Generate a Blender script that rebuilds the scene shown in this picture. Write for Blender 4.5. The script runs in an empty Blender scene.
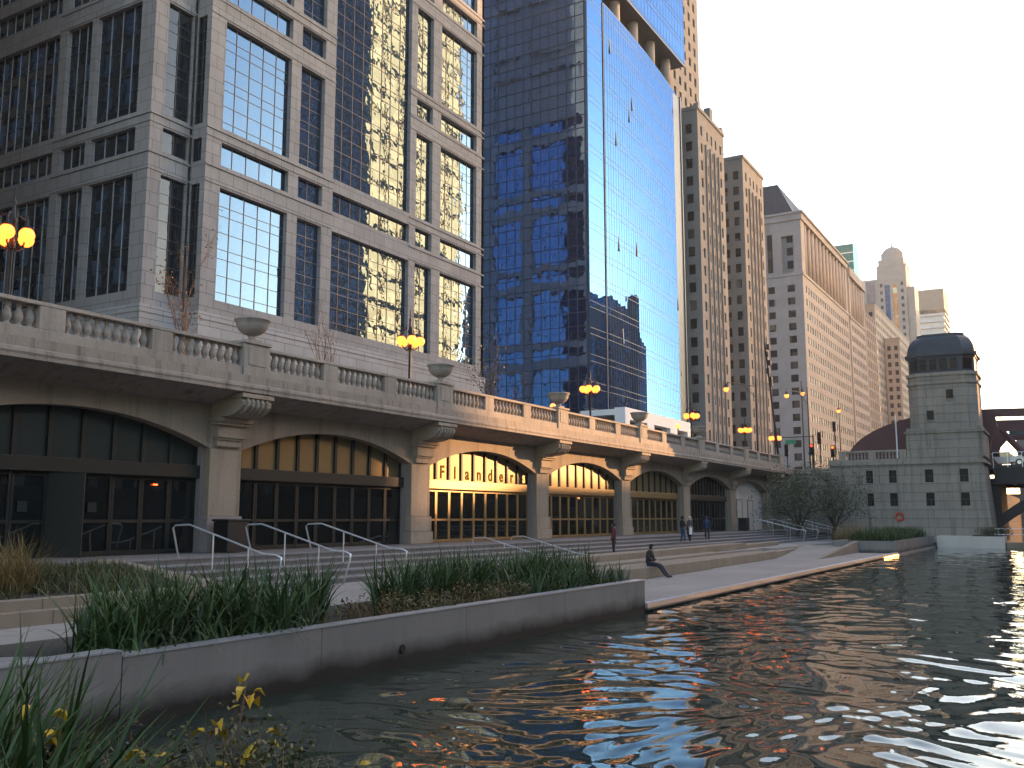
import bpy, bmesh, math, random
import numpy as np
from math import sin, cos, tan, atan, atan2, pi, radians, sqrt, floor
from mathutils import Vector, Matrix
random.seed(7); RNG = np.random.default_rng(7)
S = bpy.context.scene
COL = S.collection

# ------------------------------------------------------------------ camera, sky, sun, exposure
PITCH, YAW = 7.97, 30.28
cd = bpy.data.cameras.new('camera'); cam = bpy.data.objects.new('camera', cd); COL.objects.link(cam)
cd.sensor_width = 36.0; cd.lens = 950/1024*36; cd.clip_start = 0.1; cd.clip_end = 6000
cam.location = (0, 0, 2.6); cam.rotation_euler = (radians(90+PITCH), 0, radians(YAW))
S.camera = cam
SUN_AZ, SUN_EL = 30.0, 10.0          # azimuth measured from +Y towards +X
W = bpy.data.worlds.new('World'); S.world = W; W.use_nodes = True
wn = W.node_tree.nodes; wl = W.node_tree.links
bg = wn['Background']; sky = wn.new('ShaderNodeTexSky'); sky.sky_type = 'NISHITA'; sky.sun_disc = False
sky.sun_elevation = radians(SUN_EL); sky.sun_rotation = radians(SUN_AZ)
sky.air_density = 1.0; sky.dust_density = 1.35; sky.ozone_density = 1.0; sky.altitude = 180
wl.new(sky.outputs[0], bg.inputs[0]); bg.inputs[1].default_value = 0.15
sd = bpy.data.lights.new('sun', 'SUN'); sun = bpy.data.objects.new('sun', sd); COL.objects.link(sun)
sd.energy = 3.3; sd.angle = radians(0.5); sd.color = (1.0, 0.55, 0.25)
sun.rotation_euler = (radians(90-SUN_EL), 0, radians(180-SUN_AZ)); sun.location = (40, 60, 60)
S.view_settings.view_transform = 'Standard'; S.view_settings.look = 'None'
S.view_settings.exposure = 2.35; S.view_settings.gamma = 1.0
S.cycles.use_denoising = True; S.cycles.max_bounces = 8; S.cycles.glossy_bounces = 4; S.cycles.diffuse_bounces = 3
S.cycles.sample_clamp_indirect = 6.0

# ------------------------------------------------------------------ mesh builder and scene helpers
class MB:
    def __init__(s): s.v = []; s.f = []
    def quad(s, a, b, c, d):
        n = len(s.v); s.v += [tuple(a), tuple(b), tuple(c), tuple(d)]; s.f.append((n, n+1, n+2, n+3))
    def tri(s, a, b, c):
        n = len(s.v); s.v += [tuple(a), tuple(b), tuple(c)]; s.f.append((n, n+1, n+2))
    def box(s, x0, x1, y0, y1, z0, z1):
        x0, x1 = min(x0, x1), max(x0, x1); y0, y1 = min(y0, y1), max(y0, y1); z0, z1 = min(z0, z1), max(z0, z1)
        n = len(s.v)
        s.v += [(x0,y0,z0),(x1,y0,z0),(x1,y1,z0),(x0,y1,z0),(x0,y0,z1),(x1,y0,z1),(x1,y1,z1),(x0,y1,z1)]
        s.f += [(n,n+3,n+2,n+1),(n+4,n+5,n+6,n+7),(n,n+1,n+5,n+4),(n+1,n+2,n+6,n+5),(n+2,n+3,n+7,n+6),(n+3,n,n+4,n+7)]
        return s
    def fbox(s, F, u0, u1, v0, v1, d0, d1):
        o, ud, nd = F
        p = [o + ud*u + nd*d + Vector((0,0,v)) for d in (d0, d1) for u, v in ((u0,v0),(u1,v0),(u1,v1),(u0,v1))]
        n = len(s.v); s.v += [tuple(q) for q in p]
        s.f += [(n,n+3,n+2,n+1),(n+4,n+5,n+6,n+7),(n,n+1,n+5,n+4),(n+1,n+2,n+6,n+5),(n+2,n+3,n+7,n+6),(n+3,n,n+4,n+7)]
        return s
    def prism(s, pts, vec):
        n = len(s.v); k = len(pts); vec = Vector(vec)
        s.v += [tuple(p) for p in pts] + [tuple(Vector(p)+vec) for p in pts]
        s.f.append(tuple(range(n+k-1, n-1, -1))); s.f.append(tuple(range(n+k, n+2*k)))
        for i in range(k):
            j = (i+1) % k; s.f.append((n+i, n+j, n+k+j, n+k+i))
        return s
    def poly(s, pts, z0, z1):
        return s.prism([(x, y, z0) for x, y in pts], (0, 0, z1-z0))
    def tube(s, pts, r, n=8, r1=None):
        pts = [Vector(p) for p in pts]; m = len(pts); rs = r if isinstance(r, (list, tuple)) else [r + ((r1 if r1 is not None else r)-r)*i/(m-1) for i in range(m)]
        base = len(s.v); up = None
        for i, p in enumerate(pts):
            t = (pts[min(i+1, m-1)] - pts[max(i-1, 0)]).normalized()
            if up is None: up = t.orthogonal().normalized()
            up = (up - t*up.dot(t)).normalized(); w = t.cross(up)
            for k in range(n):
                a = 2*pi*k/n; s.v.append(tuple(p + (up*cos(a) + w*sin(a))*rs[i]))
        for i in range(m-1):
            for k in range(n):
                a = base+i*n+k; b = base+i*n+(k+1) % n; s.f.append((a, b, b+n, a+n))
        s.f.append(tuple(base+k for k in range(n-1, -1, -1))); s.f.append(tuple(base+(m-1)*n+k for k in range(n)))
        return s
    def lathe(s, prof, c=(0,0,0), n=16, seg=None):
        base = len(s.v); m = len(prof)
        for r, z in prof:
            for k in range(n):
                a = 2*pi*(k+.5)/n; s.v.append((c[0]+r*cos(a), c[1]+r*sin(a), c[2]+z))
        for i in range(m-1):
            for k in range(n):
                a = base+i*n+k; b = base+i*n+(k+1) % n; s.f.append((a, b, b+n, a+n))
        s.f.append(tuple(base+k for k in range(n-1, -1, -1))); s.f.append(tuple(base+(m-1)*n+k for k in range(n)))
        return s
    def ball(s, c, r, n=10, sz=1.0):
        return s.lathe([(max(r*cos(a), .002), r*sz*sin(a)) for a in [(-.5+i/n)*pi for i in range(n+1)]], c, n+2)
    def ball_at(s, c, r): return s.ball(c, r)
    def build(s, name, m, parent=None, org=None, smooth=False, bevel=0):
        o0 = Vector(org) if org is not None else (LOC[parent.name] if parent is not None else Vector((0,0,0)))
        me = bpy.data.meshes.new(name)
        me.from_pydata([(x-o0.x, y-o0.y, z-o0.z) for x, y, z in s.v], [], s.f); me.update()
        if m: me.materials.append(m)
        if smooth: me.polygons.foreach_set('use_smooth', [True]*len(me.polygons))
        ob = bpy.data.objects.new(name, me); COL.objects.link(ob)
        if parent is not None:
            ob.parent = parent; ob.location = o0 - LOC[parent.name]
        else: ob.location = o0
        LOC[ob.name] = o0
        if bevel:
            b = ob.modifiers.new('bevel', 'BEVEL'); b.width = bevel; b.segments = 2; b.limit_method = 'ANGLE'
        return ob
LOC = {}
def tag(o, label=None, cat=None, group=None, kind=None):
    if label: o['label'] = label
    if cat: o['category'] = cat
    if group: o['group'] = group
    if kind: o['kind'] = kind
    return o
def thing(name, label, cat, loc, group=None):
    o = bpy.data.objects.new(name, None); COL.objects.link(o); o.location = loc; o.empty_display_size = .3
    LOC[o.name] = Vector(loc); return tag(o, label, cat, group)
def dup_part(o, parent, off=(0,0,0)):
    c = o.copy(); COL.objects.link(c); c.parent = parent
    c.location = o.location + Vector(off); LOC[c.name] = LOC[o.name] + Vector(off); return c
def copy_tree(root, loc, rz=0, label=None):
    r = root.copy(); COL.objects.link(r); r.location = loc; r.rotation_euler.z = rz
    LOC[r.name] = Vector(loc)
    if label: r['label'] = label
    for ch in root.children:
        c = ch.copy(); COL.objects.link(c); c.parent = r
        for g in ch.children:
            d = g.copy(); COL.objects.link(d); d.parent = c
    return r

# ------------------------------------------------------------------ materials
def new_mat(name):
    m = bpy.data.materials.new(name); m.use_nodes = True
    n = m.node_tree.nodes; l = m.node_tree.links
    return m, n, l, n['Principled BSDF']
def rgb(c): return (c[0], c[1], c[2], 1)
def simple(name, col, rough=.6, metal=0, spec=.5, var=.12, scale=3.0, bump=0.0):
    m, n, l, b = new_mat(name)
    tc = n.new('ShaderNodeTexCoord'); no = n.new('ShaderNodeTexNoise'); no.inputs['Scale'].default_value = scale; no.inputs['Detail'].default_value = 5
    l.new(tc.outputs['Object'], no.inputs['Vector'])
    mx = n.new('ShaderNodeMix'); mx.data_type = 'RGBA'
    mx.inputs[6].default_value = rgb([c*(1-var) for c in col]); mx.inputs[7].default_value = rgb([min(1, c*(1+var)) for c in col])
    l.new(no.outputs['Fac'], mx.inputs[0]); l.new(mx.outputs[2], b.inputs['Base Color'])
    b.inputs['Roughness'].default_value = rough; b.inputs['Metallic'].default_value = metal; b.inputs['Specular IOR Level'].default_value = spec
    if bump:
        bp = n.new('ShaderNodeBump'); bp.inputs['Distance'].default_value = bump; bp.inputs['Strength'].default_value = .6
        l.new(no.outputs['Fac'], bp.inputs['Height']); l.new(bp.outputs[0], b.inputs['Normal'])
    return m
def stone(name, col, block=None, floor=False, dirt=.35, rough=.85, streak=True, joint=.55, seed=0, wet=None, bump=.02, jw=.012):
    """limestone / granite / concrete: cloudy tone, vertical streaks, fine grain, optional coursed joints; wet=(z, colour) a stain line"""
    m, n, l, b = new_mat(name)
    tc = n.new('ShaderNodeTexCoord'); mp = n.new('ShaderNodeMapping'); mp.inputs['Location'].default_value = (seed*3.1, seed*1.7, seed*.9)
    l.new(tc.outputs['Object'], mp.inputs[0])
    def noise(sc, det=6, vec=None, rough_=.6):
        q = n.new('ShaderNodeTexNoise'); q.inputs['Scale'].default_value = sc; q.inputs['Detail'].default_value = det; q.inputs['Roughness'].default_value = rough_
        l.new(vec if vec else mp.outputs[0], q.inputs['Vector']); return q.outputs['Fac']
    def ramp(src, a, c):
        q = n.new('ShaderNodeMapRange'); q.inputs[1].default_value = a; q.inputs[2].default_value = c; l.new(src, q.inputs[0]); return q.outputs[0]
    def mul(a, bb):
        q = n.new('ShaderNodeMath'); q.operation = 'MULTIPLY'
        for i, s_ in enumerate((a, bb)):
            if isinstance(s_, (int, float)): q.inputs[i].default_value = s_
            else: l.new(s_, q.inputs[i])
        return q.outputs[0]
    def mix(fac, a, c):
        q = n.new('ShaderNodeMix'); q.data_type = 'RGBA'
        if isinstance(fac, (int, float)): q.inputs[0].default_value = fac
        else: l.new(fac, q.inputs[0])
        for i, s_ in ((6, a), (7, c)):
            if isinstance(s_, tuple): q.inputs[i].default_value = rgb(s_)
            else: l.new(s_, q.inputs[i])
        return q.outputs[2]
    big = noise(.35, 4); fine = noise(9, 4)
    c1 = mix(ramp(big, .3, .7), tuple(x*.86 for x in col), tuple(min(1, x*1.1) for x in col))
    c2 = mix(mul(ramp(fine, .35, .75), .35), c1, tuple(x*.72 for x in col))
    if streak:
        sm = n.new('ShaderNodeMapping'); sm.inputs['Scale'].default_value = (2.2, 2.2, .16); l.new(mp.outputs[0], sm.inputs[0])
        st = noise(1.0, 6, sm.outputs[0], .7)
        c2 = mix(mul(ramp(st, .5, .8), dirt), c2, tuple(x*.3 for x in col))
    h = fine
    if block:
        sx = n.new('ShaderNodeSeparateXYZ'); l.new(mp.outputs[0], sx.inputs[0])
        ad = n.new('ShaderNodeMath'); ad.operation = 'ADD'; l.new(sx.outputs[0], ad.inputs[0]); l.new(sx.outputs[1], ad.inputs[1])
        cb = n.new('ShaderNodeCombineXYZ'); l.new(sx.outputs[1] if floor else ad.outputs[0], cb.inputs[0]); l.new(sx.outputs[0] if floor else sx.outputs[2], cb.inputs[1])
        br = n.new('ShaderNodeTexBrick'); br.inputs['Scale'].default_value = 1.0; br.inputs['Brick Width'].default_value = block[0]; br.inputs['Row Height'].default_value = block[1]
        br.inputs['Mortar Size'].default_value = jw; br.inputs['Mortar Smooth'].default_value = .3
        br.inputs['Color1'].default_value = (0, 0, 0, 1); br.inputs['Color2'].default_value = (1, 1, 1, 1); br.inputs['Bias'].default_value = 0
        l.new(cb.outputs[0], br.inputs['Vector'])
        bw = n.new('ShaderNodeRGBToBW'); l.new(br.outputs['Color'], bw.inputs[0])
        c2 = mix(mul(bw.outputs[0], .26), c2, tuple(x*.55 for x in col))
        c2 = mix(mul(br.outputs['Fac'], joint), c2, tuple(x*.25 for x in col))
        iv = n.new('ShaderNodeMath'); iv.operation = 'SUBTRACT'; iv.inputs[0].default_value = 1; l.new(br.outputs['Fac'], iv.inputs[1]); 
        am = n.new('ShaderNodeMath'); am.operation = 'MULTIPLY_ADD'; am.inputs[1].default_value = .25; l.new(fine, am.inputs[0]); l.new(iv.outputs[0], am.inputs[2]); h = am.outputs[0]
    if wet:
        sx2 = n.new('ShaderNodeSeparateXYZ'); l.new(tc.outputs['Object'], sx2.inputs[0])
        w1 = n.new('ShaderNodeMath'); w1.operation = 'MULTIPLY_ADD'; w1.inputs[1].default_value = .35; l.new(noise(1.3, 5), w1.inputs[0]); l.new(sx2.outputs[2], w1.inputs[2])
        c2 = mix(ramp(w1.outputs[0], wet[0]+.42, wet[0]+.1), c2, wet[1])
    l.new(c2, b.inputs['Base Color']); b.inputs['Roughness'].default_value = rough; b.inputs['Specular IOR Level'].default_value = .3
    bp = n.new('ShaderNodeBump'); bp.inputs['Distance'].default_value = bump; bp.inputs['Strength'].default_value = .7
    l.new(h, bp.inputs['Height']); l.new(bp.outputs[0], b.inputs['Normal'])
    return m
def glass(name, refl=.55, tint=(.8,.9,1.0), body=(.012,.016,.02), wob=.006, scale=.6, pane=None, tilt=.004, rough=.0):
    """coated facade glass: a dark body under a mirror coat; each pane bowed and tilted a little differently"""
    m, n, l, b = new_mat(name)
    out = n['Material Output']; n.remove(b)
    df = n.new('ShaderNodeBsdfDiffuse'); df.inputs[0].default_value = rgb(body)
    gl = n.new('ShaderNodeBsdfGlossy'); gl.inputs['Color'].default_value = rgb(tint); gl.inputs['Roughness'].default_value = rough
    fr = n.new('ShaderNodeFresnel'); fr.inputs[0].default_value = 1.5
    mr = n.new('ShaderNodeMapRange'); mr.inputs[3].default_value = refl*.9; mr.inputs[4].default_value = min(1, refl+.4); l.new(fr.outputs[0], mr.inputs[0])
    ms = n.new('ShaderNodeMixShader'); l.new(mr.outputs[0], ms.inputs[0]); l.new(df.outputs[0], ms.inputs[1]); l.new(gl.outputs[0], ms.inputs[2]); l.new(ms.outputs[0], out.inputs[0])
    ge = n.new('ShaderNodeNewGeometry')
    no = n.new('ShaderNodeTexNoise'); no.inputs['Scale'].default_value = scale; no.inputs['Detail'].default_value = 2.0; l.new(ge.outputs['Position'], no.inputs['Vector'])
    bp = n.new('ShaderNodeBump'); bp.inputs['Distance'].default_value = wob; bp.inputs['Strength'].default_value = 1.0; l.new(no.outputs['Fac'], bp.inputs['Height'])
    nrm = bp.outputs[0]
    if pane:
        sn = n.new('ShaderNodeVectorMath'); sn.operation = 'SNAP'; sn.inputs[1].default_value = pane; l.new(ge.outputs['Position'], sn.inputs[0])
        wnz = n.new('ShaderNodeTexWhiteNoise'); wnz.noise_dimensions = '3D'; l.new(sn.outputs[0], wnz.inputs['Vector'])
        sb = n.new('ShaderNodeVectorMath'); sb.operation = 'SUBTRACT'; sb.inputs[1].default_value = (.5,.5,.5); l.new(wnz.outputs['Color'], sb.inputs[0])
        sc = n.new('ShaderNodeVectorMath'); sc.operation = 'SCALE'; sc.inputs['Scale'].default_value = tilt*2; l.new(sb.outputs[0], sc.inputs[0])
        ad = n.new('ShaderNodeVectorMath'); ad.operation = 'ADD'; l.new(nrm, ad.inputs[0]); l.new(sc.outputs[0], ad.inputs[1])
        nz = n.new('ShaderNodeVectorMath'); nz.operation = 'NORMALIZE'; l.new(ad.outputs[0], nz.inputs[0]); nrm = nz.outputs[0]
    l.new(nrm, gl.inputs['Normal'])
    return m
def emit(name, col, st):
    m, n, l, b = new_mat(name)
    b.inputs['Base Color'].default_value = rgb(col); b.inputs['Emission Color'].default_value = rgb(col); b.inputs['Emission Strength'].default_value = st
    return m
def leafmat(name, col, var=.45, rough=.55, trans=True, per=.35):
    m, n, l, b = new_mat(name)
    at = n.new('ShaderNodeAttribute'); at.attribute_name = 'shade'
    hs = n.new('ShaderNodeMix'); hs.data_type = 'RGBA'
    hs.inputs[6].default_value = rgb([c*(1-var) for c in col]); hs.inputs[7].default_value = rgb([col[0]*(1+var*1.3), col[1]*(1+var), col[2]*(1+var*.4)])
    l.new(at.outputs['Fac'], hs.inputs[0]); l.new(hs.outputs[2], b.inputs['Base Color'])
    b.inputs['Roughness'].default_value = rough; b.inputs['Specular IOR Level'].default_value = .35
    return m

M = {}
M['granite'] = stone('grey_granite', (.295,.277,.272), block=(1.55, 1.05), dirt=.4, joint=.8, seed=1, bump=.012, jw=.028)
M['base_stone'] = stone('pale_base_stone', (.36,.342,.335), block=(2.4, .85), dirt=.12, joint=.8, seed=2, bump=.02, jw=.03)
M['viaduct'] = stone('viaduct_limestone', (.265,.212,.16), dirt=.75, seed=3, bump=.03)
M['pier'] = stone('pier_limestone', (.305,.248,.19), dirt=.7, seed=4, bump=.03)
M['plinth'] = stone('pier_granite_base', (.24,.21,.20), dirt=.3, seed=9, rough=.6)
M['baluster'] = stone('balustrade_limestone', (.33,.285,.24), dirt=.75, seed=5, bump=.02)
M['cornice'] = stone('stained_cornice', (.29,.245,.205), dirt=1.2, seed=6, bump=.03)
M['concrete'] = stone('river_wall_concrete', (.215,.205,.19), block=(4.2, 5.0), dirt=.3, joint=.5, seed=7, wet=(.22, (.022,.020,.017)), bump=.012, jw=.02)
M['paving'] = stone('quay_paving', (.29,.262,.238), block=(3.0, 1.5), floor=True, dirt=.1, seed=8, streak=False, bump=.008, joint=.45, jw=.02)
M['ledge'] = stone('cast_stone_ledge', (.26,.212,.16), block=(2.6, 40), floor=True, joint=.7, jw=.02, dirt=.35, seed=10, bump=.01)
M['stairs'] = stone('stair_granite', (.17,.155,.15), dirt=.2, seed=11, bump=.01)
M['nosing'] = stone('stair_nosing', (.205,.19,.182), dirt=.1, seed=21, bump=.005)
M['tower'] = stone('bridge_tower_limestone', (.30,.268,.228), block=(4.5, .78), dirt=1.1, joint=.45, seed=12, bump=.04, jw=.03)
M['far_tan'] = stone('tan_limestone', (.21,.203,.195), dirt=.3, seed=13, bump=.05)
M['far_grey'] = stone('grey_limestone', (.235,.245,.265), dirt=.15, seed=14, bump=.05)
M['far_warm'] = stone('warm_limestone', (.31,.28,.25), dirt=.15, seed=15, bump=.05)
M['cream'] = stone('cream_terracotta', (.62,.50,.33), dirt=.1, seed=16)
M['brown_stone'] = stone('brown_stone', (.30,.24,.18), dirt=.2, seed=17)
M['asphalt'] = simple('street_asphalt', (.055,.055,.06), .9)
M['earth'] = simple('planting_soil', (.05,.04,.03), .95, bump=.05)
M['glass_b1'] = glass('granite_tower_glass', .19, (.36,.63,1.0), wob=.0065, scale=.75, pane=(50, 1.56, 1.55), tilt=.0025)
M['glass_b1d'] = glass('granite_tower_shaded_glass', .05, (.8,.9,1.0), wob=.006, scale=.7, pane=(1.3, 50, 1.55), tilt=.004)  # dimmer copy of the tower glass, shade of its side faces put in
M['glass_gt'] = glass('blue_curtain_glass', .22, (.17,.43,1.0), (.006,.014,.03), wob=.0012, scale=.5, pane=(60, 1.5, 4.0), tilt=.0016)
M['glass_gte'] = glass('blue_curtain_glass_side', .6, (.22,.46,.95), (.006,.012,.022), wob=.014, scale=.55, pane=(1.5, 60, 2.0), tilt=.005)
def blinds(m):
    n = m.node_tree.nodes; l = m.node_tree.links; df = next(q for q in n if q.type == 'BSDF_DIFFUSE'); wz = next(q for q in n if q.type == 'TEX_WHITE_NOISE')
    cr = n.new('ShaderNodeValToRGB'); e = cr.color_ramp; e.interpolation = 'CONSTANT'; e.elements[0].color = (.010,.011,.012,1); e.elements[1].position = .62; e.elements[1].color = (.022,.022,.022,1)
    for p, c in ((.80,(.05,.047,.042,1)),(.92,(.12,.11,.095,1))): q = e.elements.new(p); q.color = c
    l.new(wz.outputs['Value'], cr.inputs[0]); l.new(cr.outputs[0], df.inputs[0]); return m
M['glass_far'] = glass('far_window_glass', .015, (.8,.9,1.0), (.012,.013,.015), wob=.004, scale=.8, pane=(2.2, 2.2, 2.2), tilt=.02)
blinds(M['glass_far'])
M['glass_gold'] = glass('gold_coated_glass', .95, (1.0,.62,.22), (.10,.06,.02), wob=.02, scale=.5, pane=(3, 3, 3.2), tilt=.03)
M['glass_dark'] = glass('dark_bronze_glass', .10, (.9,.85,.8), (.008,.010,.010), wob=.003, scale=.8)
def gold_glow_glass(name):  # gold tint plus added glow, in place of sunlight on the facade
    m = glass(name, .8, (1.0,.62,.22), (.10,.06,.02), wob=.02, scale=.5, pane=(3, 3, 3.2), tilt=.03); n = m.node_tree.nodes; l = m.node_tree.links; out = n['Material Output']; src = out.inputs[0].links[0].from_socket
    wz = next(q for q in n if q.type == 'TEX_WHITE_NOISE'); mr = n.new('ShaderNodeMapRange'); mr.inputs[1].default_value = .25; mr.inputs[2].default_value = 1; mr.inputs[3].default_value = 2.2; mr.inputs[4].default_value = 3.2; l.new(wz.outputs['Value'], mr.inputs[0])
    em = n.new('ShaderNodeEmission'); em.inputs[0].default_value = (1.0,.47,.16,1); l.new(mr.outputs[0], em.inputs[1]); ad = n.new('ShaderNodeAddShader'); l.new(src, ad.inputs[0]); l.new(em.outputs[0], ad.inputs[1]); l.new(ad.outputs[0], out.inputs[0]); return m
M['tower_glass'] = simple('small_tower_pane', (.012,.011,.010), .4, spec=.15); M['roof_slate'] = simple('dark_sloping_roof', (.030,.034,.045), .45, spec=.3, var=.3, scale=.4)
M['glass_infill'] = glass('bronze_infill_glass', .35, (1.0,.70,.36), (.06,.045,.03), wob=.03, scale=.4, pane=(3,3,3), tilt=.05)
M['lit_windows'] = gold_glow_glass('lit_gold_windows')
M['glass_teal'] = glass('teal_glass', .12, (.4,.8,.8), (.03,.12,.12), wob=.004)
M['glass_slate'] = glass('slate_blue_glass', .28, (.5,.6,.8), (.02,.028,.04), wob=.004, pane=(4, 4, 4), tilt=.01)
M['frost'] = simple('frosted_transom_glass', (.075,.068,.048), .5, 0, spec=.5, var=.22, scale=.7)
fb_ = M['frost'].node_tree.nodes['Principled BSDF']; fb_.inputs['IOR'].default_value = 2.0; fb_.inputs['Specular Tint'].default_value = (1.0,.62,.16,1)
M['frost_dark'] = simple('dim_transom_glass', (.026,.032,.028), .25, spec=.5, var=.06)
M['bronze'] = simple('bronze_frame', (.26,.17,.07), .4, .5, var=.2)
M['bronze_dark'] = simple('dark_bronze_frame', (.016,.016,.014), .55, .1, spec=.3)  # dark bronze parts, and the shaded copy of the door frames
M['mull'] = simple('aluminium_mullion', (.10,.085,.08), .4, .5)
M['mull_bright'] = simple('bright_mullion', (.55,.55,.56), .3, .6)
M['mull_blue'] = simple('curtain_wall_mullion', (.03,.045,.07), .4, .4)
M['steel'] = simple('brushed_steel_rail', (.66,.66,.67), .35, .6)
M['iron'] = simple('black_iron', (.015,.014,.014), .5, .3)
M['maroon'] = simple('maroon_bridge_paint', (.085,.032,.032), .6, .0, var=.25, scale=.8)
M['girder'] = simple('dark_bridge_girder', (.025,.02,.02), .7, var=.3, scale=1)
M['copper'] = stone('weathered_dome_copper', (.045,.055,.07), dirt=.4, seed=18, rough=.5)
M['darkwood'] = simple('tower_window_frame', (.03,.032,.038), .6)
M['globe'] = emit('lamp_globe_light', (1.0,.17,.022), 1.15)
M['globe_small'] = emit('street_light_glow', (1.0,.18,.03), 1.05)
M['red_light'] = emit('red_signal_light', (1.0,.04,.02), .9)
M['orange_light'] = emit('orange_signal_light', (1.0,.12,.02), .9)
M['white_paint'] = simple('white_paint', (.72,.72,.72), .5)
M['offwhite'] = stone('offwhite_panel', (.56,.53,.48), dirt=.1, seed=19)
M['red_paint'] = simple('red_ring', (.5,.05,.03), .5)
M['green_sign'] = simple('green_sign', (.02,.22,.12), .5)
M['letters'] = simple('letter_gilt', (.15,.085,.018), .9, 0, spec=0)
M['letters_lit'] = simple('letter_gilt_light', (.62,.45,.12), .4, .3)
M['grass'] = leafmat('iris_leaf', (.034,.064,.018))
M['grass_dry'] = leafmat('dry_grass', (.17,.12,.045))
M['shrub'] = leafmat('mixed_perennials', (.062,.066,.024), var=.6)
M['shrub_brown'] = leafmat('browning_perennials', (.10,.065,.028), var=.55)
M['tree_leaf'] = leafmat('tree_leaf', (.078,.094,.060), var=.5)
M['yellow_leaf'] = leafmat('yellow_leaf', (.46,.30,.02), var=.3)
M['brown_leaf'] = leafmat('brown_leaf', (.20,.09,.03), var=.4)
M['bark'] = simple('bark', (.07,.05,.04), .9, bump=.02)
M['twig'] = simple('twig', (.16,.10,.07), .9)

# water
def water_mat():
    m, n, l, b = new_mat('river_water')
    b.inputs['Base Color'].default_value = (.022,.032,.024,1); b.inputs['Roughness'].default_value = .015; b.inputs['IOR'].default_value = 1.34
    b.inputs['Specular IOR Level'].default_value = .62
    tc = n.new('ShaderNodeNewGeometry'); no = n.new('ShaderNodeTexNoise'); no.inputs['Scale'].default_value = 5.0; no.inputs['Detail'].default_value = 2
    l.new(tc.outputs['Position'], no.inputs['Vector']); bp = n.new('ShaderNodeBump'); bp.inputs['Distance'].default_value = .0016; l.new(no.outputs['Fac'], bp.inputs['Height']); l.new(bp.outputs[0], b.inputs['Normal'])
    return m
M['water'] = water_mat()

# ------------------------------------------------------------------ SETTING: river, ground, streets
def build_river():
    azs = np.concatenate([np.linspace(-180, -80, 26)[:-1], np.linspace(-80, 14, 620)[:-1], np.linspace(14, 180, 42)[:-1]])
    r = [1.5]
    while r[-1] < 170: r.append(r[-1]*1.0052 + .004)
    while r[-1] < 1150: r.append(r[-1]*1.12)
    r = np.array(r); R, A = np.meshgrid(r, np.radians(azs), indexing='ij')
    X = R*np.sin(A); Y = R*np.cos(A)
    wx = X + .5*np.sin(.61*Y+1.3) + .35*np.sin(1.13*X-.7*Y); wy = Y + .5*np.sin(.53*X+.4) + .35*np.sin(.97*Y+.8*X+2)
    H = np.zeros_like(X)
    for i in range(46):
        lam = .36*(1.043**i)*RNG.uniform(.9, 1.1); k = 2*pi/lam
        th = RNG.normal(1.1, .9); amp = .0105*lam/ sqrt(46)*1.45
        amp *= 1.0 if lam < .9 else .75
        H += amp*np.sin(k*(wx*cos(th)+wy*sin(th)) + RNG.uniform(0, 6.28))
    H *= np.clip(1.25-R/260, .25, 1)
    V = np.stack([X, Y, H], -1).reshape(-1, 3)
    nr, na = X.shape
    i, j = np.meshgrid(np.arange(nr-1), np.arange(na), indexing='ij'); j2 = (j+1) % na
    F = np.stack([i*na+j, (i+1)*na+j, (i+1)*na+j2, i*na+j2], -1).reshape(-1, 4)[:, ::-1]
    me = bpy.data.meshes.new('river'); me.vertices.add(len(V)); me.vertices.foreach_set('co', V.ravel())
    me.loops.add(F.size); me.loops.foreach_set('vertex_index', F.ravel().astype(np.int32))
    me.polygons.add(len(F)); me.polygons.foreach_set('loop_start', np.arange(0, F.size, 4, dtype=np.int32))
    me.polygons.foreach_set('use_smooth', np.ones(len(F), dtype=bool))
    me.update(calc_edges=True); me.materials.append(M['water'])
    o = bpy.data.objects.new('water', me); COL.objects.link(o); tag(o, kind='structure')
build_river()
b = MB(); b.box(-1300, -28.0, -1300, 1300, -2, 7.40); tag(b.build('ground', M['asphalt']), kind='structure')     # upper street level, south bank
b = MB(); b.box(46, 1300, -1300, 1300, -2, 6.0); tag(b.build('north_bank_ground', M['asphalt']), kind='structure')

hm = bpy.data.materials.new('haze_air'); hm.use_nodes = True; hn = hm.node_tree.nodes; hn.clear(); ho_ = hn.new('ShaderNodeOutputMaterial'); hv = hn.new('ShaderNodeVolumePrincipled')
hv.inputs['Color'].default_value = (.92,.91,.90,1); hv.inputs['Density'].default_value = .00022; hv.inputs['Anisotropy'].default_value = .3; hm.node_tree.links.new(hv.outputs[0], ho_.inputs['Volume'])
b = MB(); b.box(-1340, 1340, -1340, 1340, -3.2, 300); tag(b.build('haze', hm), kind='stuff')
WX = -10.37
# quay and plaza
b = MB(); b.box(WX-.35, -17.5, 25.2, 69.4, -2, .04); b.box(WX+.02, -17.5, 25.2, 69.4, .04, .17); b.box(WX+.02, -22.6, 69.4, 92.6, -2, .165); tag(b.build('quay_paving', M['paving']), kind='structure')
b = MB(); b.box(WX+.06, WX-.16, 25.1, 69.4, .10, .235); tag(b.build('quay_kerb', M['mull_bright']), kind='structure')
b = MB(); b.box(WX-.26, WX-.50, 25.1, 69.4, .171, .178); tag(b.build('quay_drain_groove', M['plinth']), kind='structure')
b = MB(); b.box(WX-.30, WX-.36, 25.1, 69.4, -1.5, .039); tag(b.build('quay_recess_face', M['iron']), kind='structure')  # black face stands in for the shadow under the slab overhang
b = MB()
b.box(-14.0, -19.5, 10, 25.2, -2, .60); b.box(-15.5, -19.5, 25.2, 34.0, -2, .601); b.box(-17.4, -19.5, 34.0, 62, -2, .60); b.box(-16.6, -19.5, 62, 92.6, -2, .60)
tag(b.build('plaza_paving', M['paving']), kind='structure')
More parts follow.
